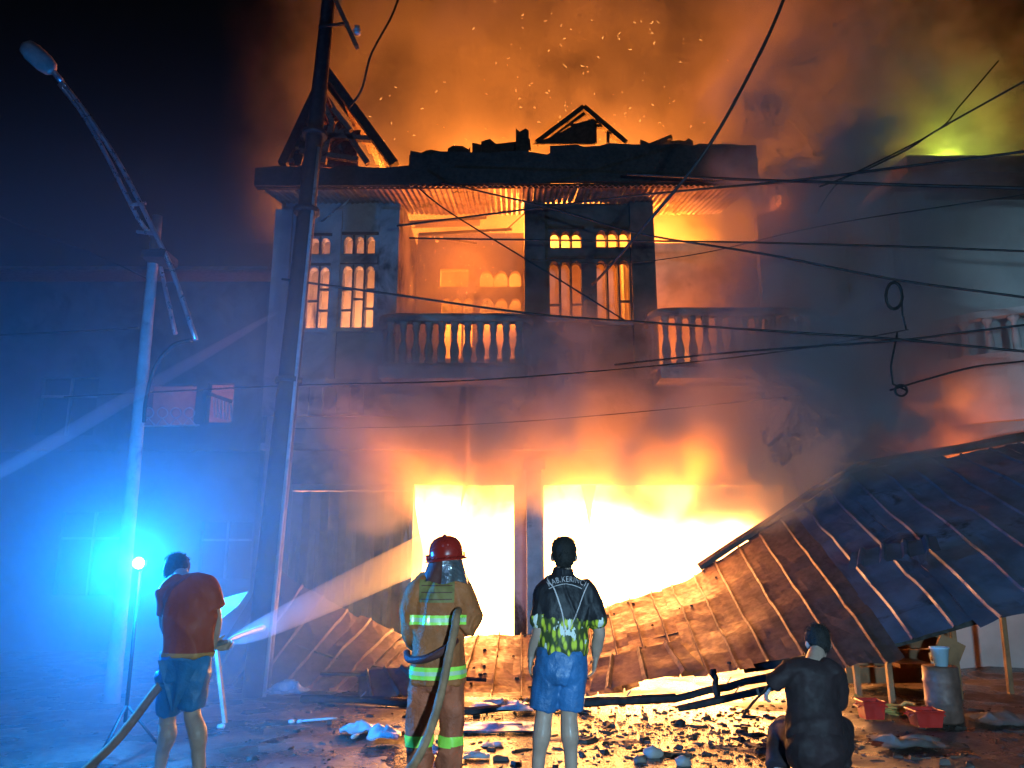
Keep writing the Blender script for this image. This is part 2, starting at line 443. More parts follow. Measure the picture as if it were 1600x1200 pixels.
# folding steel door, one leaf after another
fold = MB(); dp = wthing
nleaf = 13
door = hp('folding_door', MB().box(gx0, d0, YF - 0.02, YF + 0.03, z_lin - 0.09, z_lin - 0.004), 'iron')
for k in range(nleaf):
    xa = gx0 + (d0 - gx0) * k / nleaf; xb = gx0 + (d0 - gx0) * (k + 1) / nleaf; xm = (xa + xb) / 2
    lf = MB(); zt = z_lin - 0.1
    lf.box(xa - .004, xb + .004, 0, 0.012, .03, zt)
    for i in range(len(lf.v)):
        x_, y_, z_ = lf.v[i]
        lf.v[i] = (x_, YF + 0.03 + y_ + (0.05 if (x_ > xm) == (k % 2 == 0) else -0.03) + 0.0006 * k, z_)
    leaf = lf.build('leaf', M['iron'], door)
    if k % 2 == 0:
        pr = [(xm, 0.5), (xm + .035, 0.62), (xm + .018, 0.75), (xm + .035, 0.9), (xm + .035, 1.45), (xm + .018, 1.6), (xm + .035, 1.75), (xm, 1.9), (xm - .035, 1.75), (xm - .018, 1.6), (xm - .035, 1.45), (xm - .035, .9), (xm - .018, .75), (xm - .035, .62)]
        MB().plate(pr, [], YF + 0.0, YF + 0.03).build('pressed_ornament', M['iron'], leaf)
hp('door_post', MB().box(d0 - 0.02, d0 + 0.03, YF - 0.04, YF + 0.08, 0, z_lin - 0.004), 'iron')
hp('shop_floor', MB().box(HX0 + 0.2, HX1 - 0.2, YF + 0.15, YF + 4.49, 0.02, 0.09), 'char')
for k, (px, wd) in enumerate(((1020, 0.07), (1165, 0.09))):
    pass

# --- balconies: slab, rail and each baluster
def balcony(xa, xb, ya, yb, rail_y0, rail_y1, foot_y, n, Yr, gaps=()):
    b = hp('balcony', MB().box(xa, xb, Yr - 0.12, YF - 0.256, Z_SLAB - 0.14, Z_SLAB + 0.02), 'concrete')
    zr0, zr1 = Z(rail_y1, Yr), Z(rail_y0, Yr)
    r = 0.22; pts = []
    for k in range(7):
        a = math.pi / 2 * k / 6
        pts.append((xa + r - r * math.cos(a), Yr + r - r * math.sin(a)))
    for k in range(7):
        a = math.pi / 2 * k / 6
        pts.append((xb - r + r * math.sin(a), Yr + r - r * math.cos(a)))
    pts = [(xa, YF - 0.09)] + pts + [(xb, YF - 0.09)]
    for nm, za, zb, wd in (('handrail', zr0, zr1, 0.17), ('foot_rail', Z_SLAB + 0.022, Z_SLAB + 0.1, 0.15)):
        m = MB()
        path = [Vector((p[0], p[1], (za + zb) / 2)) for p in pts]
        m.tube(path, [(wd / 2, (zb - za) / 2)] * len(path), 12, True)
        # sections: side vector must stay horizontal
        m = MB(); vs = []; N = len(path)
        sec = [(-1, -1), (-0.6, -1.0), (0.6, -1.0), (1, -1), (1.15, 0), (1, 0.8), (0.5, 1), (-0.5, 1), (-1, 0.8), (-1.15, 0)]
        for i, p in enumerate(path):
            d = (path[min(i + 1, N - 1)] - path[max(i - 1, 0)]).normalized(); s_ = Vector((d.y, -d.x, 0))
            for a, c_ in sec: vs.append(p + s_ * (a * wd / 2) + Vector((0, 0, c_ * (zb - za) / 2)))
        q = len(sec)
        fs = [(i * q + k, i * q + (k + 1) % q, (i + 1) * q + (k + 1) % q, (i + 1) * q + k) for i in range(N - 1) for k in range(q)]
        fs += [tuple(range(q)), tuple((N - 1) * q + k for k in range(q))]
        m.add(vs, fs); m.build(nm, M['rail'], b, True)
    z0, z1 = Z_SLAB + 0.1, zr0; h = z1 - z0
    prof = [(.062, 0), (.062, .07), (.045, .09), (.06, .17), (.07, .27), (.062, .38), (.04, .52), (.034, .60), (.05, .64), (.036, .68), (.045, .78), (.058, .86), (.045, .91), (.062, .94), (.062, 1)]
    me = MB().lathe((0, 0, 0), [(r_ * 1.0, q * h) for r_, q in prof], 12).mesh('baluster', M['rail'], True, True)
    for k in range(n):
        if k in gaps: continue
        o = link('baluster', me, b); o.location = (xa + 0.12 + (xb - xa - 0.24) * k / (n - 1), Yr, z0)
    for k in range(2):
        o = link('baluster', me, b); o.location = (xa, Yr + 0.4 + 0.26 * k, z0)
        o = link('baluster', me, b); o.location = (xb, Yr + 0.4 + 0.26 * k, z0)
    return b
YR = 10.75
balcony(PX(598, 500, YR), PX(824, 500, YR), 0, 0, 491, 504, 565, 11, YR)
balcony(PX(1026, 490, YR), PX(1280, 490, YR), 0, 0, 482, 495, 556, 12, YR)

# --- eaves: fascia, soffit sheets, burnt roof
YE = 10.35
ze = Z(290, YE)
ex0, ex1 = PX(398, 290, YE), PX(1185, 290, YE)
roof = hp('roof', MB().bar((ex0, YE + 0.1, ze + 0.02), (ex1, YE + 0.1, ze + 0.06), 0.05, 0.05), 'char')
def ragged(xa, xb, za, zb0, y0, y1, step, amp, seed, m='char', parent=None, name='burnt_board'):
    rnd = random.Random(seed); top = []; x = xa
    while x < xb:
        top.append((x, zb0 + rnd.uniform(-amp, amp))); x += step * rnd.uniform(0.5, 1.5)
    top.append((xb, zb0))
    MB().plate([(xa, za), (xb, za)] + top[::-1], [], y0, y1).build(name, M[m], parent or roof)
ragged(ex0, PX(640, 280, YE), ze - 0.01, Z(262, YE), YE - 0.03, YE + 0.03, 0.25, 0.03, 1, name='fascia_board')
ragged(PX(640, 280, YE), PX(860, 280, YE), ze + 0.02, Z(240, YE), YE - 0.03, YE + 0.03, 0.2, 0.035, 2, name='fascia_board')
ragged(PX(860, 280, YE), ex1, ze + 0.05, Z(228, YE), YE - 0.03, YE + 0.03, 0.18, 0.03, 3, name='fascia_board')
# collapsed roof heaps behind the fascia (silhouette against the glowing smoke)
rnd = random.Random(5)
for a, b, top, yy in ((640, 705, 240, 11.2), (700, 735, 231, 11.6), (738, 752, 228, 11.4), (752, 812, 223, 11.8), (806, 826, 206, 11.5), (1000, 1082, 222, 11.4), (1080, 1150, 236, 11.0)):
    ragged(PX(a, top, yy), PX(b, top, yy), Z(290, yy), PZ(top, yy), yy - 0.04, yy + 0.04, 0.12, 0.05, a)
MB().bar(at(1005, 232, 11.6), at(1050, 214, 11.5), 0.07, 0.06).build('fallen_rafter', M['char'], roof)
MB().plate([(PX(806, 222, 11.7), PZ(235, 11.7)), (PX(830, 222, 11.7), PZ(235, 11.7)), (PX(828, 222, 11.7), PZ(218, 11.7)), (PX(807, 222, 11.7), PZ(203, 11.7))], [], 11.69, 11.73).build('torn_sheet', M['char'], roof)
# corrugated soffit sheets
def soffit(px0, px1, k):
    xa = PX(px0, 290, YE); xb = PX(px1, 290, YE)
    def fn(u, v):
        y = YE + 0.02 + v * 1.95; x = xa + (xb - xa) * u
        zz = ze + 0.005 + v * 0.46 + 0.011 * math.sin(x * 2 * math.pi / 0.085) + 0.02 * noise.noise(Vector((x * 2, y * 2, k)))
        return (x, y, zz)
    MB().grid(fn, 64, 8).build('soffit_sheet', M['tin_soffit'], roof, True, False)
cuts = [400, 475, 550, 625, 700, 770, 835, 905, 980, 1060, 1120, 1180]
for k in range(len(cuts) - 1): soffit(cuts[k] + 0.5, cuts[k + 1] - 0.5, k)
# roof edge sheet bent down at the left (grey and orange scrap hanging over the bay)
MB().grid(lambda u, v: at(548 - 42 * u - 6 * v, 308 + 38 * u + 10 * v * (1 - u), 10.2 + 0.05 * math.sin(6 * u + v)), 8, 3).build('hanging_scrap', M['galv'], roof, True, False)
# --- standing truss over the left bay, wet and charred
def truss(apex, foot_l, foot_r, Y0, members, th=0.09, m='char', depth=1.6, web='redwood'):
    tr = MB().bar(at(*foot_l, Y0), at(*apex, Y0), th, th).build('rafter', M[m], roof)
    MB().bar(at(*apex, Y0), at(*foot_r, Y0), th * 1.1, th).build('rafter', M[m], tr)
    for a, b in members:
        MB().bar(at(*a, Y0 + 0.04), at(*b, Y0 + 0.04), th * 0.6, th * 0.6).build('web_timber', M[web], tr)
    return tr
tr = truss((510, 112), (442, 258), (617, 258), 11.4, [((478, 210), (585, 218)), ((480, 232), (540, 205)), ((540, 205), (575, 256)), ((505, 256), (520, 190)), ((462, 236), (560, 250)), ((520, 170), (548, 205))], 0.14)
truss((505, 122), (446, 258), (605, 258), 12.6, [((478, 205), (570, 208))], 0.1)
for k in range(7):
    u = k / 6
    a = at(455 + 22 * u + 28 * u, 250 - 110 * u, 11.35); b = a + Vector((0, 1.5, 0.05))
    MB().bar(a, b, 0.05, 0.06).build('batten', M['redwood'], tr)
    a = at(600 - 70 * u, 240 - 105 * u, 11.35); b = a + Vector((0, 1.5, 0.05))
    MB().bar(a, b, 0.05, 0.06).build('batten', M['redwood'], tr)
rnd = random.Random(11)
for k in range(16):
    px = rnd.uniform(462, 560); py = rnd.uniform(205, 252)
    if px > 555 - (252 - py) * 0.2: continue
    a = at(px, py, 11.55); b = at(px + rnd.uniform(14, 34), py - rnd.uniform(6, 26), 11.6 + rnd.uniform(-.1, .3))
    MB().bar(a, b, 0.03, 0.05).build('charred_lath', M['redwood'], tr)
MB().grid(lambda u, v: at(476 + 78 * u + 10 * v, 252 - 44 * v + 5 * math.sin(5 * u), 11.75 + 0.06 * math.sin(9 * u + 4 * v)), 12, 5).build('gable_sheet', M['redwood'], tr, True, False)
MB().plate([(PX(a, b, 12.3), PZ(b, 12.3)) for a, b in ((452, 262), (560, 262), (556, 226), (520, 160), (505, 140), (486, 176))], [], 12.28, 12.31).build('gable_boarding', M['redwood'], tr)
MB().plate([(PX(a, b, 11.46), PZ(b, 11.46)) for a, b in ((446, 258), (470, 258), (508, 130), (500, 130))], [], 11.45, 11.48).build('barge_board', M['char'], tr)
tr2 = truss((912, 168), (838, 224), (978, 224), 11.9, [((890, 196), (950, 198)), ((930, 186), (930, 224)), ((950, 198), (950, 224))], 0.085, 'char', web='char')
MB().plate([(PX(a, b, 11.8), PZ(b, 11.8)) for a, b in ((832, 226), (930, 226), (928, 186), (900, 194), (868, 212))], [], 11.78, 11.81).build('torn_sheet', M['char'], tr2)
truss((916, 176), (848, 224), (972, 224), 12.7, [], 0.07)

# ================================================================ flames and the light they give
t = NT('flame')
zz = t.xyz(t.co('Generated'))[2]
col = t.mix(t.rng(zz, 0.35, 1.0), (1.0, 0.40, 0.11), (1.0, 0.22, 0.03))
fl = t.noise(2.2, 3, 0.5)
em = t.new('ShaderNodeEmission'); t.set(em.inputs[0], col); t.set(em.inputs[1], t.mul(t.rng(zz, 0.2, 1.0, 1.0, 0.5), t.rng(fl, 0.3, 0.7, 0.7, 1.3), 36.0))
t.l.new(em.outputs[0], t.out.inputs[0]); M['flame'] = t.m
t = NT('upper_flame')
em = t.new('ShaderNodeEmission'); t.set(em.inputs[0], (1.0, 0.27, 0.04)); t.set(em.inputs[1], 2.2)
t.l.new(em.outputs[0], t.out.inputs[0]); M['flame_up'] = t.m
t = NT('low_red_flame')
em = t.new('ShaderNodeEmission'); t.set(em.inputs[0], (1.0, 0.17, 0.05)); t.set(em.inputs[1], 0.9)
t.l.new(em.outputs[0], t.out.inputs[0]); M['flame_red'] = t.m
def tongue(mb, base, h, r, seed, n=9, m=9, lean=0.15):
    rnd = random.Random(seed); ph = rnd.uniform(0, 9)
    pts = []; rad = []
    for i in range(m):
        u = i / (m - 1)
        pts.append(Vector(base) + Vector((lean * h * 0.5 * math.sin(3.1 * u + ph) * u, 0.1 * math.sin(4 * u + ph) * u, h * u)))
        rad.append(max(0.004, r * (0.55 + 0.9 * u) * (1 - u) ** 0.75 * (1 + 0.2 * math.sin(9 * u + ph)) + (0.02 if i == 0 else 0)))
    mb.tube(pts, rad, n)
fm = MB(); rnd = random.Random(3)
for k in range(64):
    x = rnd.uniform(d0 + 0.1, HX1 - 0.4)
    tongue(fm, (x, YF + rnd.uniform(0.9, 3.2), 0.08), rnd.uniform(3.0, 3.95), rnd.uniform(0.38, 0.6), k)
fire = fm.build('fire', M['flame'], None, True); tag(fire, kind='stuff')
fm = MB()
for (px0, px1, n, y0, y1, h0, h1) in ((440, 620, 7, 1.2, 1.9, 0.5, 1.0), (640, 820, 7, 3.0, 4.0, 0.8, 1.6), (850, 1000, 5, 1.0, 2.0, 0.5, 1.0), (1040, 1120, 5, 1.3, 1.9, 0.6, 1.15)):
    for k in range(n):
        x = rnd.uniform(X(px0), X(px1)); tongue(fm, (x, YF + rnd.uniform(y0, y1), Z_SLAB), rnd.uniform(h0, h1), rnd.uniform(0.12, 0.22), k + px0)
fm2 = fm.build('fire', M['flame_up'], None, True); tag(fm2, kind='stuff')
# light of the fire: point sources inside the flames
ROOM = (1.0, 0.36, 0.12)
for px, dy, z, p, r in ((500, 1.0, 5.0, 170, 0.35), (570, 1.0, 5.2, 170, 0.35), (690, 3.2, 5.4, 160, 0.4), (790, 3.2, 5.0, 160, 0.4), (720, 1.1, 6.5, 130, 0.5), (880, 1.1, 5.2, 50, 0.35), (955, 1.1, 5.2, 80, 0.35), (1065, 1.3, 4.8, 260, 0.3)):
    lamp('fire_light', 'POINT', (X(px), YF + dy, z), ROOM if px < 600 else FIRE, p, r)
for x, y, z, p in ((-2.2, 14.9, 7.2, 2300), (0.6, 15.2, 7.8, 4600), (3.0, 14.9, 7.4, 2300)):
    lamp('fire_light', 'POINT', (x, y, z), (1.0, 0.24, 0.025), p * 0.85, 0.6)
for px, z, p in ((720, 1.95, 4200), (930, 1.95, 4200), (1060, 2.05, 4600), (1160, 2.0, 3300)):
    o = lamp('fire_light', 'SPOT', (X(px, 800), YF + 0.25, z), (1.0, 0.215, 0.018), p, 0.3, spot_size=R(135), spot_blend=0.6)
    o.rotation_euler = Vector((0, -0.35, 1)).to_track_quat('-Z', 'Y').to_euler()
# ================================================================ neighbouring houses
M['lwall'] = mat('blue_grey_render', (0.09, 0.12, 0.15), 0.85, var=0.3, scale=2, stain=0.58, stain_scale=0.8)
M['rwall'] = mat('white_painted_wall', (0.62, 0.62, 0.6), 0.8, var=0.15, scale=1.5, stain=0.66, stain_scale=1.0, stain_col=(0.2, 0.17, 0.15))
M['glass'] = mat('dark_window_glass', (0.03, 0.04, 0.05), 0.08, 0.0, var=0.1, bump=0.02, bscale=3, spec=0.8)
M['white'] = mat('white_paint', (0.75, 0.75, 0.74), 0.5, var=0.15)
YL = 13.2
lx0, lx1 = PX(-260, 600, YL), PX(414, 600, YL)
lh = wthing('neighbour_house', 'dark house left of the fire with a lit stair window and ornamental balcony rail', 'house', ((lx0 + lx1) / 2, YL, 0))
def lp(name, mb, m='lwall', parent=None, smooth=False): return mb.build(name, M[m], parent or lh, smooth)
def rect(a, b, y0, y1, Y): return [(PX(a, (y0 + y1) / 2, Y), PZ(y1, Y)), (PX(b, (y0 + y1) / 2, Y), PZ(y1, Y)), (PX(b, (y0 + y1) / 2, Y), PZ(y0, Y)), (PX(a, (y0 + y1) / 2, Y), PZ(y0, Y))]
ztop = PZ(440, YL)
hl = [rect(322, 364, 598, 660, YL), rect(230, 305, 600, 665, YL), rect(60, 150, 590, 680, YL), rect(312, 392, 815, 905, YL), rect(90, 190, 800, 930, YL)]
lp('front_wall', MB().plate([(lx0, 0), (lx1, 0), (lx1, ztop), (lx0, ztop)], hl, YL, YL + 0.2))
lp('side_wall', MB().box(lx1 - 0.15, lx1 + 0.002, YL + 0.202, YL + 6, 0, ztop))
lp('back_wall', MB().box(lx0, lx1 - 0.152, YL + 2.4, YL + 2.55, 0, ztop), 'wall_in')
lp('floor_slab', MB().box(lx0, lx1 - 0.16, YL + 0.202, YL + 2.39, PZ(690, YL) - 0.1, PZ(690, YL) + 0.05), 'concrete')
lp('roof', MB().add([(lx0, YL - 0.6, ztop), (lx1 + 0.1, YL - 0.6, ztop), (lx1 + 0.1, YL + 3, ztop + 1.0), (lx0, YL + 3, ztop + 1.0), (lx0, YL - 0.6, ztop + .06), (lx1 + 0.1, YL - 0.6, ztop + .06), (lx1 + 0.1, YL + 3, ztop + 1.06), (lx0, YL + 3, ztop + 1.06)],
   [(0, 1, 2, 3), (4, 5, 6, 7), (0, 1, 5, 4), (1, 2, 6, 5), (2, 3, 7, 6), (3, 0, 4, 7)]), 'tin')
lp('ledge', MB().box(lx0, lx1, YL - 0.12, YL - 0.003, PZ(700, YL) - 0.06, PZ(700, YL) + 0.06))
for k, (a, b, y0, y1) in enumerate(((60, 150, 590, 680), (312, 392, 815, 905), (90, 190, 800, 930))):
    x0, z0 = rect(a, b, y0, y1, YL)[0]; x1, z1 = rect(a, b, y0, y1, YL)[2]
    wd = lp('window', MB().box(x0 + .004, x1 - .004, YL + 0.12, YL + 0.135, z0 + .004, z1 - .004), 'glass')
    f = MB()
    f.box(x0, x1, YL + 0.05, YL + 0.1, (z0 + (z1 - z0) * 0.68) - .02, (z0 + (z1 - z0) * 0.68) + .02)
    f.box((x0 + x1) / 2 - .02, (x0 + x1) / 2 + .02, YL + 0.051, YL + 0.099, z0, z1)
    lp('frame', f, 'concrete', wd)
# lit stair window with a slanted handrail and its white balusters
stair = lp('stair_rail', MB().bar(at(318, 612, YL - .1), at(362, 628, YL - .1), 0.05, 0.06), 'iron')
for k in range(6):
    a = at(334 + 5.4 * k, 620 + 2.0 * k, YL - 0.1); b = at(335 + 5.2 * k, 652 + 1.0 * k, YL - 0.1)
    lp('rail_bar', MB().tube([a, b], 0.016, 6), 'white', stair)
orn = lp('ornamental_rail', MB().tube([at(226, 666, YL - .3), at(312, 664, YL - .3)], 0.016, 6), 'white')
for k, px in enumerate((232, 254, 275, 296)):
    pts = [at(px + 8 * math.cos(2 * math.pi * i / 16), 645 + 8 * math.sin(2 * math.pi * i / 16), YL - .3) for i in range(17)]
    lp('ring', MB().tube(pts, 0.012, 6), 'white', orn)
    lp('scroll', MB().tube([at(px - 11, 666, YL - .3), at(px, 653, YL - .3), at(px + 11, 666, YL - .3)], 0.012, 6), 'white', orn)
lamp('stair_light', 'POINT', at(345, 606, YL + 1.2), FIRE, 40, 0.1)

YH = 10.6
r0 = PX(1478, 430, YH); r1 = r0 + 5.0
rh = wthing('neighbour_house', 'pale house at the right edge with a curved white balcony behind the smoke', 'house', (r0 + 1.5, YH, 0))
def rp(name, mb, m='rwall', parent=None, smooth=False): return mb.build(name, M[m], parent or rh, smooth)
zb = PZ(556, YH - .6)
rp('upper_wall', MB().box(PX(1440, 430, YH), r1, YH + 0.6, YH + 0.8, zb - .3, PZ(270, YH)))
rp('corner_pilaster', MB().box(PX(1432, 430, YH), PX(1478, 430, YH), YH + 0.30, YH + 0.597, zb - .3, PZ(285, YH)))
rp('side_wall', MB().box(PX(1440, 430, YH) - 0.15, PX(1440, 430, YH) - 0.002, YH + 0.6, YH + 6, 0, PZ(285, YH)))
rp('lower_wall', MB().box(PX(1440, 650, YH) - 0.1, r1, YH + 0.3, YH + 0.5, 0, zb - .302))
rp('eave', MB().box(PX(1405, 300, YH), r1, YH - 0.3, YH + 1.4, PZ(284, YH) + .002, PZ(270, YH) + .12), 'tin')
# curved balcony: apron wall, hand rail and flared balusters
cxb, cyb, rb = PX(1640, 500, YH), YH + 0.75, 1.55
arc = [(cxb + rb * math.cos(a), cyb + rb * 0.78 * math.sin(a)) for a in [math.pi + (math.pi * 0.62) * k / 18 for k in range(19)]]
def ribbon(off, z0, z1, nm, m, parent=None):
    N = len(arc); vs = []
    for (x, y) in arc:
        d = Vector((x - cxb, y - cyb, 0)).normalized()
        for (o_, z) in ((-off, z0), (off, z0), (off, z1), (-off, z1)): vs.append((x + d.x * o_, y + d.y * o_, z))
    fs = [(i * 4 + k, i * 4 + (k + 1) % 4, (i + 1) * 4 + (k + 1) % 4, (i + 1) * 4 + k) for i in range(N - 1) for k in range(4)]
    fs += [(0, 1, 2, 3), tuple((N - 1) * 4 + k for k in range(4))]
    return rp(nm, MB().add(vs, fs), m, parent, False)
zr1 = PZ(476, YH - .5); zr0 = PZ(487, YH - .5); zf = PZ(549, YH - .5)
bal = ribbon(0.07, zf - .9, zf - 0.02, 'balcony_apron', 'rwall')
rp('balcony_floor', MB().add([(x, y, zf - 0.1) for x, y in arc] + [(r1, YH + 0.597, zf - .1), (r1, arc[-1][1], zf - .1)] + [(x, y, zf - 0.03) for x, y in arc] + [(r1, YH + 0.597, zf - .03), (r1, arc[-1][1], zf - .03)],
   [tuple(range(21))[::-1], tuple(range(21, 42))] + [(i, (i + 1) % 21, 21 + (i + 1) % 21, 21 + i) for i in range(21)]), 'rwall', bal)
ribbon(0.09, zr0, zr1, 'handrail', 'rwall', bal); ribbon(0.08, zf - .018, zf + 0.05, 'foot_rail', 'rwall', bal)
hh = zr0 - zf - .05
me = MB().lathe((0, 0, 0), [(.075, 0), (.075, .06 * hh), (.05, .1 * hh), (.056, .3 * hh), (.042, .65 * hh), (.036, .82 * hh), (.06, .9 * hh), (.075, .94 * hh), (.075, hh)], 12).mesh('baluster', M['rwall'], True, True)
for k in range(0, 19, 2):
    o = link('baluster', me, bal); o.location = (arc[k][0], arc[k][1], zf + 0.05)
# floodlight glowing through the smoke over that house
fl_p = at(1470, 250, 11.1)
fh = wthing('floodlight', 'yellow floodlight glowing through smoke above the right house', 'light', fl_p)
MB().box(fl_p.x - .16, fl_p.x + .16, fl_p.y, fl_p.y + 0.1, fl_p.z - .1, fl_p.z + .1).build('housing', M['black'], fh)
MB().box(fl_p.x - .14, fl_p.x + .14, fl_p.y - 0.012, fl_p.y - 0.002, fl_p.z - .085, fl_p.z + .085).build('lens', glow('floodlight_lens', (0.75, 1.0, 0.12), 0.4), fh)
MB().bar((fl_p.x, fl_p.y + .05, fl_p.z - .1), (fl_p.x, fl_p.y + .05, PZ(270, YH) + .121), 0.05).build('mast', M['black'], fh)
lamp('floodlight_beam', 'POINT', (fl_p.x, fl_p.y - 0.15, fl_p.z), (0.72, 1.0, 0.08), 110, 0.08)

# ================================================================ collapsed tin awning
TOP = [(425, 878, 10.55), (520, 938, 10.65), (600, 982, 10.8), (680, 1000, 10.8), (760, 995, 10.75), (830, 988, 10.75), (930, 955, 10.75), (1000, 932, 10.75), (1080, 903, 10.7), (1200, 822, 10.5), (1340, 738, 10.2), (1460, 715, 9.8), (1600, 690, 9.4), (1740, 662, 9.1)]
BOT = [(318, 1060, 9.5), (412, 1078, 9.25), (500, 1088, 9.1), (610, 1095, 8.95), (735, 1100, 8.8), (835, 1097, 8.8), (950, 1084, 8.65), (1045, 1068, 8.4), (1150, 1051, 8.0), (1345, 1030, 7.4), (1590, 966, 7.0), (1790, 915, 6.8), (1990, 865, 6.6), (2180, 830, 6.5)]
TOPP = [at(*p) for p in TOP]; BOTP = [at(*p) for p in BOT]
def spline(P, s):
    n = len(P) - 1; s = max(0, min(1, s)) * n; i = min(int(s), n - 1); f = s - i
    p0, p1, p2, p3 = P[max(i - 1, 0)], P[i], P[i + 1], P[min(i + 2, n)]
    return 0.5 * ((2 * p1) + (p2 - p0) * f + (2 * p0 - 5 * p1 + 4 * p2 - p3) * f * f + (3 * p1 - p0 - 3 * p2 + p3) * f ** 3)
M['tin_blue_lit'] = mat('roof_tin_blue_lit', (0.16, 0.19, 0.26), 0.42, 0.6, var=0.35, scale=2, bump=0.2, bscale=14, stain=0.62, stain_scale=2, stain_col=(0.06, 0.05, 0.05))  # blue light falling on the right of the awning, put into the tin colour
aw = wthing('collapsed_awning', 'scorched ribbed tin awning collapsed and sagging in front of the burning shop', 'awning', gnd(1000, 1080))
def even(A, B, n=40):
    S_ = [i / 400 for i in range(401)]; xs = [spline(A, q).x for q in S_]; oa = []; ob = []
    for k in range(n + 1):
        x = xs[0] + (xs[-1] - xs[0]) * k / n; i = min(range(401), key=lambda q: abs(xs[q] - x)); oa.append(spline(A, S_[i])); ob.append(spline(B, S_[i]))
    return oa, ob
TOPP, BOTP = even(TOPP, BOTP)
NSH = 18
def sheet_pt(s, v, lift=0.0, k=0):
    a = spline(TOPP, s); b = spline(BOTP, s)
    p = a.lerp(b, v)
    p.z += 0.02 * math.sin(math.pi * v)
    nn = noise.noise(Vector((p.x * 1.3, p.y * 1.6, 2.0))); p.z += 0.05 * nn + 0.03 * abs(noise.noise(Vector((p.x * 2.7, p.y * 2.2, 5.0))))
    p.z = max(p.z, 0.04)
    p.z += lift
    return p
for k in range(NSH):
    s0, s1 = k / NSH, (k + 1) / NSH
    rnd = random.Random(k * 7 + 1)
    tilt = rnd.uniform(-.02, .02); v0 = rnd.uniform(-.01, .03); v1 = 1 + rnd.uniform(-.05, .04)
    calm = 0.35 < s0 < 0.5
    ribs = 2
    us = []
    for r in range(ribs):
        c0 = (r + 0.5) / ribs
        us += [(c0 - 0.16, 0), (c0 - 0.018, 0), (c0 - 0.010, 1), (c0 + 0.010, 1), (c0 + 0.018, 0), (c0 + 0.16, 0)]
    us = [(0, 0)] + us + [(1.0, 0)]
    m = MB(); nv = 14; vs = []
    for j in range(nv + 1):
        v = v0 + (v1 - v0) * j / nv
        for u, h in us:
            p = sheet_pt(s0 + (s1 - s0) * (u * 1.02), v)
            e = 0.03 * noise.noise(Vector((p.x * 4, p.y * 3, k))) if (j in (0, nv)) else 0.012 * noise.noise(Vector((p.x * 5, p.y * 5, k * 3.3)))
            p = p + Vector((0, -0.35 * h * 0.05, (0.036 if s0 < 0.5 else 0.022) * h + e + tilt * (u - .5) * 2 + 0.006 * (k % 2)))
            if j in (0, nv): p.y += 0.05 * noise.noise(Vector((p.x * 9, 0, k)))
            vs.append(p)
    q = len(us)
    m.add(vs, [(j * q + i, j * q + i + 1, (j + 1) * q + i + 1, (j + 1) * q + i) for j in range(nv) for i in range(q - 1)])
    m.build('roof_sheet', M['tin_blue_lit'] if s0 > 0.66 else M['tin'], aw, False, False)  # right-hand sheets get the tin with blue light in its colour
# lapping patch sheet lying on the slope by the standing man
def patch(pa, pb, pc, pd, mname, nm='loose_sheet', ribs=3):
    P = [at(*p) for p in (pa, pb, pc, pd)]
    def fn(u, v):
        p = P[0].lerp(P[1], u).lerp(P[3].lerp(P[2], u), v)
        r = abs(((u * ribs) % 1) - 0.5); p.z += (0.035 if r < 0.08 else 0.0) + 0.02 * noise.noise(p * 3)
        return p
    MB().grid(fn, 36, 8).build(nm, M[mname], aw, False, False)
patch((935, 1028, 8.95), (1060, 1000, 8.95), (1100, 1045, 8.3), (920, 1083, 8.4), 'tin')
patch((1330, 862, 8.0), (1462, 838, 8.0), (1470, 858, 7.7), (1325, 890, 7.7), 'tin_blue_lit', ribs=4)
patch((560, 1050, 9.0), (640, 1040, 9.0), (690, 1085, 8.6), (560, 1092, 8.6), 'tin')
# awning ridge cap and the timbers under it
MB().tube([sheet_pt(s / 20, 0.0) + Vector((0, 0, 0.05)) for s in range(11, 21)], 0.06, 6).build('ridge_cap', M['tin'], aw)
for s in (0.06, 0.13, 0.2, 0.27, 0.36, 0.45):
    a = sheet_pt(s, 0.55) + Vector((0, 0, -0.06)); b = sheet_pt(s + 0.07, 0.56) + Vector((0, 0, -0.06))
    MB().bar(a, b, 0.06, 0.08).build('purlin', M['char'], aw)
for s in (0.55, 0.65, 0.75, 0.86):
    a = sheet_pt(s, 0.93) + Vector((0, 0, -0.07)); b = sheet_pt(s + 0.1, 0.93) + Vector((0, 0, -0.07))
    MB().bar(a, b, 0.06, 0.08).build('purlin', M['char'], aw)
# stall under the fallen awning: posts, counter boards, containers
M['plank'] = mat('stall_plank', (0.33, 0.17, 0.08), 0.7, var=0.4, scale=4)
M['red'] = mat('red_plastic', (0.55, 0.03, 0.02), 0.4, var=0.15)
M['paleblue'] = mat('pale_blue_plastic', (0.45, 0.62, 0.72), 0.4, var=0.1)
st = wthing('market_stall', 'wrecked timber stall with plank back under the fallen awning', 'stall', gnd(1410, 1110))
for k, (px, py) in enumerate(((1345, 1112), (1395, 1105), (1500, 1092), (1580, 1088))):
    a = gnd(px, py, 0.02); b = a + Vector((-.03 + .02 * k, 0, 0.95 + .1 * k))
    MB().bar(a, b, 0.05, 0.05).build('post', M['plank'], st)
for k in range(5):
    za = 0.1 + 0.19 * k
    MB().box(PX(1325, 1080, 9.3), PX(1505, 1080, 9.3), 9.3 + .01 * (k % 2), 9.33 + .01 * (k % 2), za, za + 0.175).build('plank', M['plank'], st)
MB().box(PX(1395, 1060, 9.0), PX(1450, 1060, 9.0), 8.8, 9.28, 0.33, 0.37).build('shelf', M['plank'], st)
MB().bar(at(1462, 1010, 8.5), at(1500, 1030, 8.5), 0.03, 0.3).build('board', M['plank'], st)
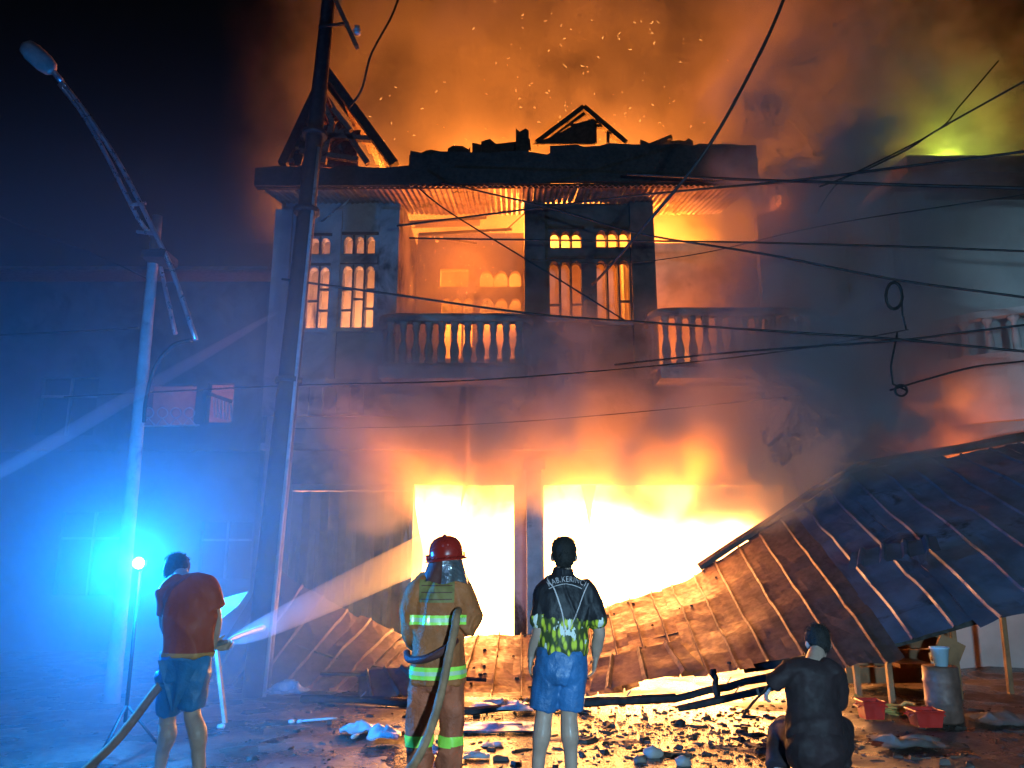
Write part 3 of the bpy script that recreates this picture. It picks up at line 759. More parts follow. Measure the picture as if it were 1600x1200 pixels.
def tub(px, py, w_, h_, d_, label, z0=0.06):
    c = gnd(px, py, z0); o = thing('crate', label, 'crate', c)
    th = .012; m = MB()
    bx = lambda z, s: [(-w_ / 2 * s, -d_ / 2 * s, z), (w_ / 2 * s, -d_ / 2 * s, z), (w_ / 2 * s, d_ / 2 * s, z), (-w_ / 2 * s, d_ / 2 * s, z)]
    vs = bx(0, .82) + bx(h_, 1) + bx(h_, .93) + bx(.015, .77)
    m.add(vs, [(3, 2, 1, 0), (12, 13, 14, 15)] + [(r * 4 + i, r * 4 + (i + 1) % 4, r * 4 + 4 + (i + 1) % 4, r * 4 + 4 + i) for r in range(3) for i in range(4)])
    m.build('tub', M['red'], o)
    rim = [Vector((sx * w_ / 2, sy * d_ / 2, h_)) for sx, sy in ((-1, -1), (1, -1), (1, 1), (-1, 1), (-1, -1))]
    MB().tube(rim, 0.011, 6).build('rim', M['red'], o)
    for sx in (-1, 1): MB().tube([(sx * w_ / 2, -.05, h_ * .8), (sx * (w_ / 2 + .03), -.05, h_ * .7), (sx * (w_ / 2 + .03), .05, h_ * .7), (sx * w_ / 2, .05, h_ * .8)], .008, 6).build('handle', M['red'], o)
tub(1362, 1122, .2, .15, .18, 'red plastic crate by the leaning stall post')
tub(1447, 1134, .24, .13, .2, 'lower red plastic crate in front of the drum')
c = gnd(1478, 1128, .05); dr = thing('drum', 'dull brown drum carrying a pale bucket beside the stall', 'drum', c)
MB().lathe((0, 0, 0), [(.13, 0), (.15, .02), (.152, .16), (.158, .175), (.152, .19), (.152, .34), (.158, .355), (.152, .37), (.15, .47), (.14, .48)], 20).build('shell', mat('rusty_drum', (.22, .12, .09), .6, .3, var=.4), dr, True)
c2 = c + Vector((0.0, -.03, .482)); bu = thing('bucket', 'pale blue bucket standing on the brown drum', 'bucket', c2)
MB().lathe((0, 0, 0), [(.055, 0), (.078, .15), (.084, .152), (.084, .165), (.07, .165), (.05, .02)], 18).build('pail', M['paleblue'], bu, True)
MB().tube([(.08 * math.cos(a), .02, .155 - .05 * math.sin(a)) for a in [math.pi * i / 8 for i in range(9)]], .004, 6).build('handle', M['galv'], bu)
c3 = at(1461, 1030, 8.62); pp = thing('pipe', 'short pale blue pipe upright behind the bucket', 'pipe', (c3.x, c3.y, .06))
MB().tube([(0, 0, 0), (0, 0, c3.z - .02)], .045, 14).build('pipe_body', M['paleblue'], pp, True)
MB().lathe((0, 0, c3.z - .06), [(.045, 0), (.055, .005), (.055, .06), (.045, .065)], 14).build('socket', M['paleblue'], pp, True)
# pile of yellow produce/rope next to the crates
rp_ = MB(); rnd = random.Random(2); cc = gnd(1405, 1116, .05)
pts = [cc + Vector((.2 * math.cos(i * .7) * (1 - i / 60) + rnd.uniform(-.02, .02), .12 * math.sin(i * .7), .015 + .004 * i * (i < 20) + .002 * rnd.random())) for i in range(34)]
pts += [cc + Vector((-.1 - .05 * i, .05 + .02 * i, .05 + .02 * i)) for i in range(6)]
tag(rp_.tube(pts, .014, 6).build('rope', mat('yellow_rope', (.5, .38, .1), .8), None, True), 'yellow rope heaped between the two red crates', 'rope')

# ================================================================ poles and street lamp
sp_b = gnd(185, 1085); sp_b.y = 8.6
pA = at(190, 985, 8.6); pA.z = 0.0; pB = at(246, 338, 8.6)
spole = wthing('street_lamp', 'slender pale concrete lamp post with long twin arm reaching up left', 'street lamp', (pA.x, 8.6, 0))
base = at(197, 860, 8.6); dirv = (pB - base); base0 = base - dirv * (base.z / dirv.z)
m = MB(); N = 26
m.tube([base0.lerp(pB, i / N) for i in range(N + 1)], [0.08 - 0.025 * i / N + 0.003 * (i % 2) for i in range(N + 1)], 14); m.build('post', M['pole'], spole, True)
def armc(pts, r, nm='arm', mt='galv'): return MB().tube([spline([at(*p) for p in pts], i / 20) for i in range(21)], r, 8).build(nm, M[mt], spole, True)
armc([(306, 531, 8.3), (272, 430, 8.35), (250, 380, 8.4), (190, 262, 8.3), (140, 185, 8.2), (97, 128, 8.1)], .028)
armc([(274, 522, 8.7), (258, 450, 8.7), (240, 375, 8.65), (215, 340, 8.5), (165, 240, 8.3), (125, 172, 8.15), (93, 132, 8.1)], .026)
for a, b in (((214, 362, 8.5), (246, 366, 8.45)), ((205, 320, 8.4), (228, 318, 8.4))): MB().bar(at(*a), at(*b), .03).build('strut', M['galv'], spole)
MB().box(at(243, 400, 8.5).x - .1, at(243, 400, 8.5).x + .17, 8.36, 8.72, at(243, 408, 8.5).z, at(243, 396, 8.5).z).build('clamp', M['black'], spole)
MB().tube([at(97, 128, 8.1), at(82, 110, 8.05)], .035, 8).build('neck', M['galv'], spole, True)
h0, h1 = at(84, 112, 8.05), at(36, 68, 7.95)
hd = MB(); ax = (h1 - h0); sd = Vector((ax.z, 0, -ax.x)).normalized()
hd.tube([h0.lerp(h1, u) for u in (0, .08, .3, .7, .92, 1)], [(.05, .03), (.09, .05), (.115, .06), (.115, .06), (.09, .05), (.03, .02)], 12, True, sd)
hd.build('lamp_head', mat('unlit_lamp_housing', (.42, .36, .32), .5, .2), spole, True)
cab = MB().tube([spline([at(*p) for p in ((300, 531, 8.35), (270, 540, 8.4), (243, 572, 8.45), (229, 620, 8.5), (225, 660, 8.5))], i / 20) for i in range(21)], .022, 6).build('cable', M['black'], spole, True)

ub, ut = at(402, 1062, 9.0), at(520, -60, 9.0)
dv = ut - ub; ub = ub - dv * (ub.z / dv.z)
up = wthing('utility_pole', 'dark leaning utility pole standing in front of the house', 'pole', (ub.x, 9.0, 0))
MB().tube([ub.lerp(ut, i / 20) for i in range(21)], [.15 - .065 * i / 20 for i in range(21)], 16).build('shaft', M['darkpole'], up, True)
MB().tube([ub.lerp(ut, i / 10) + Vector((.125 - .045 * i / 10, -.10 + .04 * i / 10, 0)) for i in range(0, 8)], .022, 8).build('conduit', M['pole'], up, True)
MB().bar(at(498, 42, 8.9), at(545, 36, 8.9), .03, .03).build('bracket', M['darkpole'], up)
MB().bar(at(515, -20, 8.85), at(558, 74, 8.85), .07, .05).build('cross_arm', mat('weathered_arm', (.2, .1, .05), .7), up)
MB().lathe(at(558, 48, 8.85), [(.02, -.06), (.05, -.05), (.03, -.02), (.055, 0), (.03, .03), (.04, .06)], 10).build('insulator', M['white'], up, True)
for py in (595, 330, 210):
    c_ = ub.lerp(ut, (at(0, py, 9).z - ub.z) / (ut.z - ub.z))
    MB().lathe(c_, [(.15, -.03), (.16, -.03), (.16, .03), (.15, .03)], 14).build('strap', M['black'], up, True)

# ================================================================ overhead cables (each one its own)
def cable(pts, r, label, sag=0.0, m='black'):
    P = [at(*p) for p in pts]
    if pts[-1][0] >= 1600: P.append(P[-1] + (P[-1] - P[-2]).normalized() * 5)
    if pts[0][0] <= 0: P.insert(0, P[0] + (P[0] - P[1]).normalized() * 5)
    n = 8 * (len(P) - 1) + 1
    path = [spline(P, i / (n - 1)) for i in range(n)]
    o = MB().tube(path, r, 6).build('cable', M[m], None, True)
    return tag(o, label, 'cable', 'overhead cables across the street')
cable([(1232, -20, 6.5), (1190, 78, 6.7), (1105, 232, 7.0), (1010, 350, 7.6), (945, 425, 8.2), (925, 445, 8.6)], .016, 'thick twisted cable falling from top right to the centre windows')
cable([(630, -25, 9), (612, 25, 9), (580, 85, 9.1), (565, 140, 9.3), (545, 168, 9.6)], .016, 'loose black cable dangling beside the left truss')
cable([(620, 353, 10), (800, 330, 9.8), (1000, 305, 9.2), (1230, 283, 8.6), (1400, 262, 8), (1640, 232, 7.2)], .014, 'dark cable rising to the right across the eaves')
cable([(980, 272, 9.6), (1150, 280, 9.2), (1300, 285, 8.6), (1450, 290, 8.2), (1640, 295, 7.6)], .018, 'thick cable pair running level to the right edge')
cable([(1640, 105, 7), (1470, 200, 7.8), (1420, 232, 8.2), (1360, 262, 8.6), (1310, 285, 8.9), (1275, 335, 9.2)], .011, 'thin frayed cable hanging from the upper right')
cable([(1560, 95, 8), (1500, 165, 8.1), (1462, 205, 8.1), (1340, 268, 8.4), (1280, 292, 8.6)], .009, 'thin pale cable crossing the dark smoke at upper right')
cable([(690, 285, 10), (860, 325, 9.6), (1000, 365, 9.2), (1200, 398, 8.6), (1400, 437, 8.1), (1640, 470, 7.4)], .013, 'long cable sloping down right from the eaves past the windows')
cable([(650, 290, 10), (700, 330, 9.9), (830, 410, 9.6), (980, 503, 9.3)], .012, 'cable slanting across the recessed balcony opening')
cable([(640, 372, 10), (850, 375, 9.6), (1130, 378, 9.0), (1400, 385, 8.4), (1640, 394, 7.8)], .012, 'level cable passing the centre window transoms')
cable([(440, 436, 8.9), (600, 458, 9.2), (830, 490, 9.3), (1000, 503, 9.2), (1250, 520, 8.7), (1400, 530, 8.3), (1640, 553, 7.6)], .014, 'long sagging cable in front of the balcony rail')
cable([(960, 570, 9.6), (1150, 550, 9.2), (1390, 533, 8.3), (1500, 520, 8.0), (1640, 503, 7.5)], .012, 'cable rising right below the second balcony')
cable([(100, 620, 9.2), (440, 603, 9.0), (700, 596, 9.2), (870, 585, 9.3), (1060, 568, 9.4), (1250, 545, 9.4), (1420, 515, 9.2)], .009, 'thin cable along the slab edge of the house')
cable([(-30, 325, 8.2), (80, 372, 8.3), (160, 402, 8.5), (243, 442, 8.6)], .009, 'thin cable from the left edge to the lamp post')
cable([(-30, 525, 9.5), (120, 518, 9.3), (215, 512, 8.8)], .014, 'pale horizontal cable left of the lamp post')
cable([(830, 405, 10.4), (960, 412, 10.2), (1100, 395, 9.8), (1300, 350, 9), (1640, 298, 8)], .007, 'fine wire crossing the right balcony opening')
cable([(450, 670, 10.4), (700, 665, 10.4), (950, 648, 10.2), (1250, 618, 9.8)], .007, 'fine wire in front of the wall over the shop')
cable([(1390, 610, 8.6), (1450, 592, 8.4), (1530, 572, 8.2), (1640, 560, 8.0)], .011, 'drooping cable by the curved balcony apron')
def coil(px, py, rx, ry, Y, label, turns=3, tail=()):
    pts = [at(px + rx * (1 - .06 * k / 16) * math.cos(2 * math.pi * k / 16), py + ry * math.sin(2 * math.pi * k / 16) * (1 - .05 * (k // 16)), Y + .01 * math.sin(k)) for k in range(16 * turns + 1)]
    pts += [at(*p) for p in tail]
    return tag(MB().tube(pts, .011, 6).build('cable_coil', M['black'], None, True), label, 'cable coil')
coil(1397, 462, 14, 22, 8.2, 'coiled cable hanging from the upper right line', 3, ((1410, 490, 8.2), (1416, 515, 8.2)))
coil(1408, 610, 10, 9, 8.4, 'small coiled cable end below the crossing lines', 2, ((1395, 600, 8.4), (1392, 572, 8.4), (1398, 540, 8.4), (1402, 520, 8.4), (1404, 533, 8.4)))

# ================================================================ debris lying on the ground
def beam(a, b, w_, h_, label, m='char'):
    A, B = a, b
    md = (A + B) / 2; o = wthing('timber_piece', label, 'beam', (md.x, md.y, min(A.z, B.z)))
    n = 6; mm = MB(); pts = [A.lerp(B, i / n) + Vector((random.uniform(-.012, .012), random.uniform(-.012, .012), random.uniform(-.008, .008))) for i in range(n + 1)]
    mm.tube(pts, [(w_ / 2 * random.uniform(.85, 1.1), h_ / 2 * random.uniform(.85, 1.1)) for _ in pts], 6, True, (0, 0, 1))
    mm.build('timber', M[m], o); 
    MB().bar(A.lerp(B, .5) + Vector((0, 0, h_ * .45)), A.lerp(B, .54) + Vector((0, 0, h_ * .45 + .05)), .012).build('nail', M['iron'], o)
    return o
beam(at(905, 1098, 8.2), at(1055, 1090, 8.2), .09, .09, 'charred beam lying level just right of the standing man')
beam(at(1050, 1093, 8.2), at(1225, 1052, 7.95), .08, .07, 'charred beam sloping up right under the awning edge')
beam(at(1060, 1107, 7.9), at(1240, 1068, 7.7), .07, .07, 'lower charred beam parallel to the sloping one over bright water')
beam(at(1115, 1045, 8.15), at(1122, 1092, 8.0), .07, .07, 'short upright stub between the two sloping beams')
beam(gnd(700, 1112, .05), gnd(925, 1100, .05), .07, .09, 'long dark timber along the front of the debris between the two men')
beam(gnd(470, 1092, .05), gnd(660, 1098, .05), .08, .09, 'sooty timber along the lower edge of the left sheets')
beam(gnd(500, 1052, .25), gnd(760, 1062, .2), .04, .05, 'thin purlin lying across the left tin sheets')
beam(at(1372, 700, 10.6), at(1445, 722, 10.4), .04, .04, 'thin branch like rafter sticking up over the awning ridge')
beam(at(1205, 1062, 5.6), at(1165, 1116, 5.4), .02, .02, 'thin stick held low by the stooping dark figure')
# rubble: hundreds of chips, one mass
rb = MB(); rnd = random.Random(21)
for k in range(1500):
    if k < 900: px, py = rnd.uniform(905, 1260), rnd.triangular(1085, 1205, 1150)
    elif k < 1200: px, py = rnd.uniform(380, 920), rnd.uniform(1095, 1210)
    else: px, py = rnd.uniform(1260, 1640), rnd.uniform(1110, 1210)
    p = gnd(px, py); p.z = max(ground_h(p.x, p.y), 0.0)
    s = rnd.uniform(.004, .016) * (2.4 if rnd.random() < .10 else 1); el_ = rnd.choice((1, 1, 1.6, 3.2))
    q = [Vector((rnd.uniform(-1, 1), rnd.uniform(-1, 1), rnd.uniform(-.5, .6))) * s for _ in range(4)]
    q = [Vector((-s * 1.3 * el_, -s * .7, -.003)), Vector((s * 1.2 * el_, -s * rnd.uniform(.4, 1), -.003)), Vector((s * rnd.uniform(.5, 1.3), s, -.003)), Vector((-s, s * rnd.uniform(.5, 1.2), -.003))]
    tp = [v * rnd.uniform(.5, .9) + Vector((rnd.uniform(-.3, .3) * s, 0, s * rnd.uniform(.4, 1.1))) for v in q]
    rot = Matrix.Rotation(rnd.uniform(0, 6.3), 3, 'Z')
    rb.add([p + rot @ v for v in q + tp], [(0, 1, 2, 3), (4, 5, 6, 7), (0, 1, 5, 4), (1, 2, 6, 5), (2, 3, 7, 6), (3, 0, 4, 7)])
for k in range(45):     # embers and chips on the fallen sheets
    s_ = rnd.triangular(.16, .62, .42); v_ = rnd.uniform(.05, .95); p = sheet_pt(s_, v_) + Vector((0, 0, .03))
    s = rnd.uniform(.008, .034)
    q = [Vector((-s, -s * .6, -.02)), Vector((s, -s * .5, -.02)), Vector((s * .8, s * .6, -.02)), Vector((-s * .7, s * .6, -.02))]
    tp = [v * .7 + Vector((0, 0, .012 + s * .2)) for v in q]
    rot = Matrix.Rotation(rnd.uniform(0, 6.3), 3, 'Z')
    rb.add([p + rot @ v for v in q + tp], [(0, 1, 2, 3), (4, 5, 6, 7), (0, 1, 5, 4), (1, 2, 6, 5), (2, 3, 7, 6), (3, 0, 4, 7)])
tag(rb.build('rubble', mat('charred_chips', (.05, .032, .022), .7, var=.5), None, False, False), kind='stuff')
M['scrap_white'] = mat('wet_white_plastic', (.45, .46, .47), .25, var=.2, bump=.3, bscale=22)
M['scrap_blue'] = mat('wet_blue_plastic', (.12, .26, .36), .25, var=.3, bump=.3, bscale=22)
M['stone'] = mat('muddy_stone', (.2, .17, .15), .7, var=.4)
def crumple(px, py, w_, d_, h_, m, name, label, cat, seed, z0=None):
    c = gnd(px, py); z = max(ground_h(c.x, c.y), 0) if z0 is None else z0
    def fn(u, v):
        x = (u - .5) * w_; y = (v - .5) * d_
        n_ = noise.noise(Vector((u * 3 + seed, v * 3, seed))) + .6 * abs(noise.noise(Vector((u * 6, v * 6 + seed, 2))))
        e = math.sin(math.pi * u) * math.sin(math.pi * v)
        return (c.x + x + .15 * w_ * noise.noise(Vector((u * 4, v * 4, seed + 9))), c.y + y, z + .008 + h_ * (.35 + .8 * n_) * (.25 + .75 * e) + .25 * h_)
    mm = MB().grid(fn, 14, 10)
    n = len(mm.v); mm.v += [(x, y, max(zz - .012, z - .02)) for x, y, zz in mm.v]; mm.f += [tuple(i + n for i in reversed(f)) for f in mm.f]
    return tag(mm.build(name, M[m], None, True, True), label, cat)
crumple(448, 1092, .42, .3, .16, 'scrap_blue', 'plastic_sheet', 'crumpled blue plastic sheet below the left awning end', 'plastic sheet', 1)
crumple(785, 1112, .62, .35, .13, 'scrap_white', 'tarpaulin', 'grey plastic tarpaulin heaped between firefighter and standing man', 'tarpaulin', 2)
crumple(770, 1140, .75, .4, .06, 'scrap_blue', 'plastic_sheet', 'flat dark blue plastic sheet in front of the grey tarpaulin', 'plastic sheet', 3)
crumple(560, 1150, .3, .22, .09, 'scrap_white', 'plastic_bag', 'crumpled pale bag left of the firefighter trousers', 'bag', 4)
crumple(600, 1160, .26, .2, .12, 'scrap_white', 'plastic_bag', 'white bag heaped nearest to the firefighter left leg', 'bag', 5)
crumple(668, 1185, .2, .14, .1, 'scrap_white', 'plastic_bag', 'small white bag between the firefighter feet and hose', 'bag', 6)
crumple(770, 1166, .17, .1, .03, 'scrap_white', 'paper_scrap', 'pale paper scrap on the mud right of the firefighter', 'paper', 7)
crumple(745, 1185, .2, .12, .05, 'scrap_white', 'carton', 'flattened white carton at the firefighter right foot', 'carton', 8)
crumple(375, 1000, .45, .4, .5, 'scrap_blue', 'plastic_sheet', 'blue grey sheet leaning behind the red shirted man', 'plastic sheet', 9, .35)
crumple(1420, 1172, .5, .35, .1, 'stone', 'rubble_mound', 'low muddy mound at the lower right', 'mound', 10)
crumple(1570, 1140, .5, .4, .13, 'stone', 'rubble_mound', 'muddy mound at the right edge below the stall', 'mound', 11)
def stick(px, py, ln, ang, r, m, name, label, cat):
    c = gnd(px, py); c.z = max(ground_h(c.x, c.y), 0) + r + .012
    d = Vector((math.cos(ang), math.sin(ang), .05)) * ln / 2
    return tag(MB().tube([c - d, c - d * .3, c + d * .4, c + d], [r * .8, r, r, r * .7], 8).build(name, M[m], None, True), label, cat)
stick(497, 1132, .34, .15, .012, 'scrap_white', 'pipe', 'thin white pipe on the mud left of the firefighter', 'pipe')
stick(555, 1158, .1, 1.2, .018, 'scrap_white', 'bottle', 'small white bottle lying among the pale bags', 'bottle')
stick(575, 1147, .13, .6, .02, 'scrap_white', 'bottle', 'white bottle lying behind the pale bags', 'bottle')
def stone(px, py, s, label, seed, m='stone'):
    c = gnd(px, py); c.z = max(ground_h(c.x, c.y), 0) + s * .4
    mm = MB().ball((0, 0, 0), (s, s * .8, s * .65), 12, 8)
    mm.v = [tuple(Vector(v) * (1 + .35 * noise.noise(Vector(v) * (2.2 / s) + Vector((seed, 0, 0)))) + c) for v in mm.v]
    return tag(mm.build('stone', M[m], None, True), label, 'stone')
stone(1021, 1183, .075, 'grey stone in the bright mud nearest the camera', 1, 'concrete')
stone(1000, 1192, .05, 'smaller stone just left of the grey one', 2)
stone(1063, 1133, .05, 'dark block standing in the glowing water', 3, 'char')
stone(1068, 1196, .06, 'pale stone at the bottom edge right of the standing man', 4, 'concrete')
stone(455, 1133, .03, 'left one of two small white balls on the mud', 5, 'scrap_white')
stone(468, 1133, .028, 'right one of two small white balls on the mud', 6, 'scrap_white')
stone(345, 1140, .035, 'small pale lump beside the bare leg at left', 7, 'scrap_white')
# sheet scrap sticking out behind the red shirted man
o = MB(); A = [at(330, 940, 6.6), at(388, 924, 6.6), at(372, 946, 6.55), at(332, 978, 6.5)]
o.add(A + [p + Vector((0, .02, .0)) for p in A], [(0, 1, 2, 3), (7, 6, 5, 4), (0, 4, 5, 1), (1, 5, 6, 2), (2, 6, 7, 3), (3, 7, 4, 0)])
o.bar(at(334, 975, 6.55), at(352, 1130, 6.5), .03)
tag(o.build('board_scrap', mat('salmon_board', (.5, .28, .2), .6)), 'salmon coloured board scrap propped behind the red shirted man', 'board')
# ================================================================ people
M['skin'] = mat('skin', (.45, .30, .23), .45, var=.12, scale=12, bump=.08, bscale=90, dist=.002)
M['hair'] = mat('black_hair', (.012, .010, .009), .85, var=.4, scale=60, bump=.5, bscale=120, dist=.004)
M['shoe'] = mat('dark_sandal', (.03, .025, .022), .6)
def lerp_path(P, Rr, n=5):
    pts = []; rad = []; N = len(P)
    for i in range(n * (N - 1) + 1):
        s = i / (n * (N - 1)); pts.append(spline(P, s))
        f = s * (N - 1); k = min(int(f), N - 2); f -= k
        a, b = Rr[k], Rr[k + 1]
        f = f * f * (3 - 2 * f)
        if isinstance(a, tuple) or isinstance(b, tuple):
            a = a if isinstance(a, tuple) else (a, a); b = b if isinstance(b, tuple) else (b, b)
            rad.append((a[0] + (b[0] - a[0]) * f, a[1] + (b[1] - a[1]) * f))
        else: rad.append(a + (b - a) * f)
    return pts, rad
def limb(mb, P, Rr, n=12, side=None): 
    a, b = lerp_path(P, Rr); mb.tube(a, b, n, True, side)
    if not isinstance(b[0], tuple): mb.ball(a[0], b[0], 10, 7); mb.ball(a[-1], b[-1], 10, 7)
def hand(mb, wrist, d, side, palm, curl=0.5, spread=.018, s=1.0):
    """wrist point, pointing direction, thumb side, palm direction"""
    d = Vector(d).normalized(); side = Vector(side); side = (side - d * side.dot(d)).normalized(); palm = d.cross(side) if palm > 0 else side.cross(d)
    wrist = Vector(wrist)
    mb.tube([wrist - d * .02, wrist + d * .02 * s, wrist + d * .055 * s, wrist + d * .088 * s], [(.026 * s, .02 * s), (.034 * s, .018 * s), (.041 * s, .016 * s), (.036 * s, .013 * s)], 12, True, side)
    for k, (o, ln) in enumerate(((.027, .9), (.009, 1.0), (-.009, .94), (-.026, .75))):
        p = wrist + d * (.082 * s) + side * (o * s); a = curl * (.35 + .12 * k); pts = [p - d * .012]; pts.append(p)
        for seg in (.036, .025, .019):
            v = d * math.cos(a) + palm * math.sin(a) + side * (o * .6)
            p = p + v.normalized() * (seg * ln * s); pts.append(p); a += curl * .75
        mb.tube(pts, [.0095 * s, .0095 * s, .0088 * s, .008 * s, .0065 * s], 8)
    p = wrist + d * .025 * s + side * .03 * s; pts = [wrist + d * .01 * s + side * .012 * s, p]
    for seg, q in ((.035, .75), (.028, .45)):
        p = p + (d * (1 - q * .3) + side * q + palm * .35).normalized() * seg * s; pts.append(p)
    mb.tube(pts, [.013 * s, .0125 * s, .011 * s, .0085 * s], 8)
def head(mb, c, fwd, up=(0, 0, 1), s=1.0):
    f = Vector(fwd).normalized(); u = Vector(up); r = f.cross(u).normalized(); u = r.cross(f).normalized()
    rot = Matrix((r, f, u)).transposed()
    c = Vector(c)
    P = lambda x, y, z: c + (r * x + f * y + u * z) * s
    mb.ball(P(0, -.01, .02), (.077 * s, .094 * s, .098 * s), 16, 12, rot)
    mb.ball(P(0, .025, -.045), (.056 * s, .06 * s, .07 * s), 14, 10, rot)
    mb.ball(P(0, .058, -.09), (.026 * s, .022 * s, .022 * s), 10, 8, rot)
    mb.tube([P(0, .085, .01), P(0, .108, -.028), P(0, .088, -.04)], [.009 * s, .015 * s, .012 * s], 8)
    for x in (-1, 1):
        mb.ball(P(x * .079, -.008, -.012), (.012 * s, .02 * s, .033 * s), 8, 8, rot)
        mb.ball(P(x * .032, .078, .012), (.016 * s, .012 * s, .01 * s), 8, 6, rot)
    mb.tube([P(-.024, .078, -.062), P(0, .088, -.06), P(.024, .078, -.062)], [.006 * s, .009 * s, .006 * s], 6)
    return P, rot
def face(P, parent, s=1.0):
    for x in (-1, 1):
        MB().ball(P(x * .032, .085, .012), .008 * s, 8, 6).build('eye', M['black'], parent, True)
def strands(cap, P, parent, n=1500, seed=1):
    rnd = random.Random(seed); me = cap.data; N = len(me.vertices); m = MB(); c = P(0, -.01, -.02)
    for _ in range(n):
        v = me.vertices[rnd.randrange(N)]; p = v.co; d = (v.normal * rnd.uniform(.15, .7) + Vector((rnd.uniform(-.4, .4), rnd.uniform(-.4, .4), -.55 if p.z < c.z + .09 else rnd.uniform(-.3, .3)))).normalized()
        L = rnd.uniform(.010, .024); sd = d.cross(v.normal); sd = sd.normalized() * .0022 if sd.length > 1e-6 else Vector((.002, 0, 0))
        m.add([p - v.normal * .004 - sd, p - v.normal * .004 + sd, p + d * L], [(0, 1, 2)])
    o = m.build('hair_strands', M['hair'], parent, False, False); o['kind'] = 'stuff'
def foot(mb, ankle, d, s=1.0):
    a = Vector(ankle); d = Vector(d).normalized(); g = Vector((a.x, a.y, .035))
    mb.tube([g - d * .06 * s, g + Vector((0, 0, .01)), g + d * .08 * s, g + d * .15 * s, g + d * .19 * s], [(.034, .032), (.042, .045), (.046, .035), (.048, .022), (.03, .014)], 12, True, (d.y, -d.x, 0))
def band_from(o, test, off, name, m, parent):
    """a strip of material lying on a garment: copies of the faces that pass the test, set proud"""
    bm = bmesh.new(); bm.from_mesh(o.data); bm.normal_update()
    for v in bm.verts: v.co += v.normal * off
    bmesh.ops.delete(bm, geom=[f for f in bm.faces if not test(f.calc_center_median())], context='FACES')
    me = bpy.data.meshes.new(name); bm.to_mesh(me); bm.free(); me.materials.clear(); me.materials.append(m)
    me.polygons.foreach_set('use_smooth', [True] * len(me.polygons))
    return link(name, me, parent)
def bvh_of(o):
    me = o.data; return BVHTree.FromPolygons([v.co.copy() for v in me.vertices], [tuple(p.vertices) for p in me.polygons])
def drape(mb, bvh, off, reach=2.0):
    """lay flat marks (world x,z) on the back of a garment"""
    out = []
    for v in mb.v:
        h = bvh.ray_cast(Vector((v[0], v[1] - reach, v[2])), Vector((0, 1, 0)))
        out.append((v[0], (h[0].y - off + v[1] * 0) if h[0] is not None else v[1], v[2]))
    mb.v = out; return mb

# ---------------------------------------------------------------- man in black and yellow jersey and blue shorts
YM = 5.4
def W(px, py, dy=0.0, Y=None): return at(px, py, (Y or YM) + dy)
man = wthing('person', 'man in black and yellow jersey and blue shorts standing with arms hanging, facing the fire', 'person', (W(877, 1100).x, YM, 0))
b = MB()
P_, rot_ = head(b, W(881, 868, .01), (0, 1, .02), s=1.04)
limb(b, [W(881, 882), W(880, 900), W(880, 915)], [.054, .056, .075])
limb(b, [W(880, 912), W(880, 940), W(879, 985), W(878, 1020), W(877, 1045)], [(.10, .07), (.175, .10), (.15, .10), (.155, .105), (.16, .11)], 16, (1, 0, 0))
for s_, sh, el, wr in ((-1, (853, 922), (842, 984), (830, 1026)), (1, (917, 923), (936, 984), (931, 1026))):
    limb(b, [W(*sh), W((sh[0] + el[0]) / 2, (sh[1] + el[1]) / 2 + 2), W(*el, -.02), W((el[0] + wr[0]) / 2 , (el[1] + wr[1]) / 2, .03), W(*wr, .07)], [.058, .052, .041, .042, .027])
    hand(b, W(*wr, .07), W(wr[0] - (3 if s_ < 0 else 5), wr[1] + 30, .09) - W(*wr, .07), Vector((.1 * -s_, 1, 0)), -s_, .55)
for hip, kn, an in (((860, 1045), (850, 1118), (839, 1206)), ((893, 1045), (889, 1118), (893, 1204))):
    A = W(*an); A.z = .085
    limb(b, [W(*hip), W((hip[0] + kn[0]) / 2, (hip[1] + kn[1]) / 2), W(*kn, .0), W(kn[0] * .68 + an[0] * .32, kn[1] * .65 + an[1] * .35, -.02), W(kn[0] * .3 + an[0] * .7, kn[1] * .3 + an[1] * .7, -.005), A], [.09, .082, .056, .061, .045, .036])
    foot(b, A, (.1, 1, 0))
body = fuse(b, 'body', M['skin'], man, .0075, 3)
hb = MB(); hb.ball(P_(0, -.018, .038), (.088, .104, .09), 16, 12, rot_); hb.ball(P_(0, -.055, -.01), (.074, .06, .075), 14, 10, rot_)
strands(h_o := fuse(hb, 'hair', M['hair'], man, .009, 2, .004, 45), P_, h_o, 1800, 1); face(P_, man)
# jersey
t = NT('jersey_print')
x_, y_, z_ = t.xyz()
nz = t.noise(9, 4, .6, t.mapping((1, 1, .45)), .8)
vor = t.voronoi(26, t.mapping((1.2, 1.2, .5), rot=(0, .5, 0)))
hgt = t.rng(z_, W(0, 985).z, W(0, 940).z, 1.0, 0.0)
fac = t.math('GREATER_THAN', t.addm(hgt, t.mul(t.math('SUBTRACT', nz, .5), 1.6)), .62)
pat = t.mix(t.rng(vor, .25, .55), (.62, .66, .04), (.05, .07, .02))
pat = t.mix(t.math('GREATER_THAN', t.noise(16, 3, .5, t.mapping((1, 1, .4))), .60), pat, (.75, .78, .7))
t.put(Base_Color=t.mix(fac, (.016, .015, .019), pat), Roughness=.6)
t.bump(t.noise(11, 4), .6, .03)
sb = MB()
limb(sb, [W(880, 897), W(880, 905), W(880, 915), W(880, 930), W(880, 952), W(879, 985), W(878, 1021)], [(.072, .066), (.125, .085), (.175, .10), (.195, .115), (.195, .122), (.17, .12), (.168, .125)], 18, (1, 0, 0))
sb.tube([W(881, 888), W(880, 904)], [(.064, .063), (.078, .072)], 14, True, (1, 0, 0))
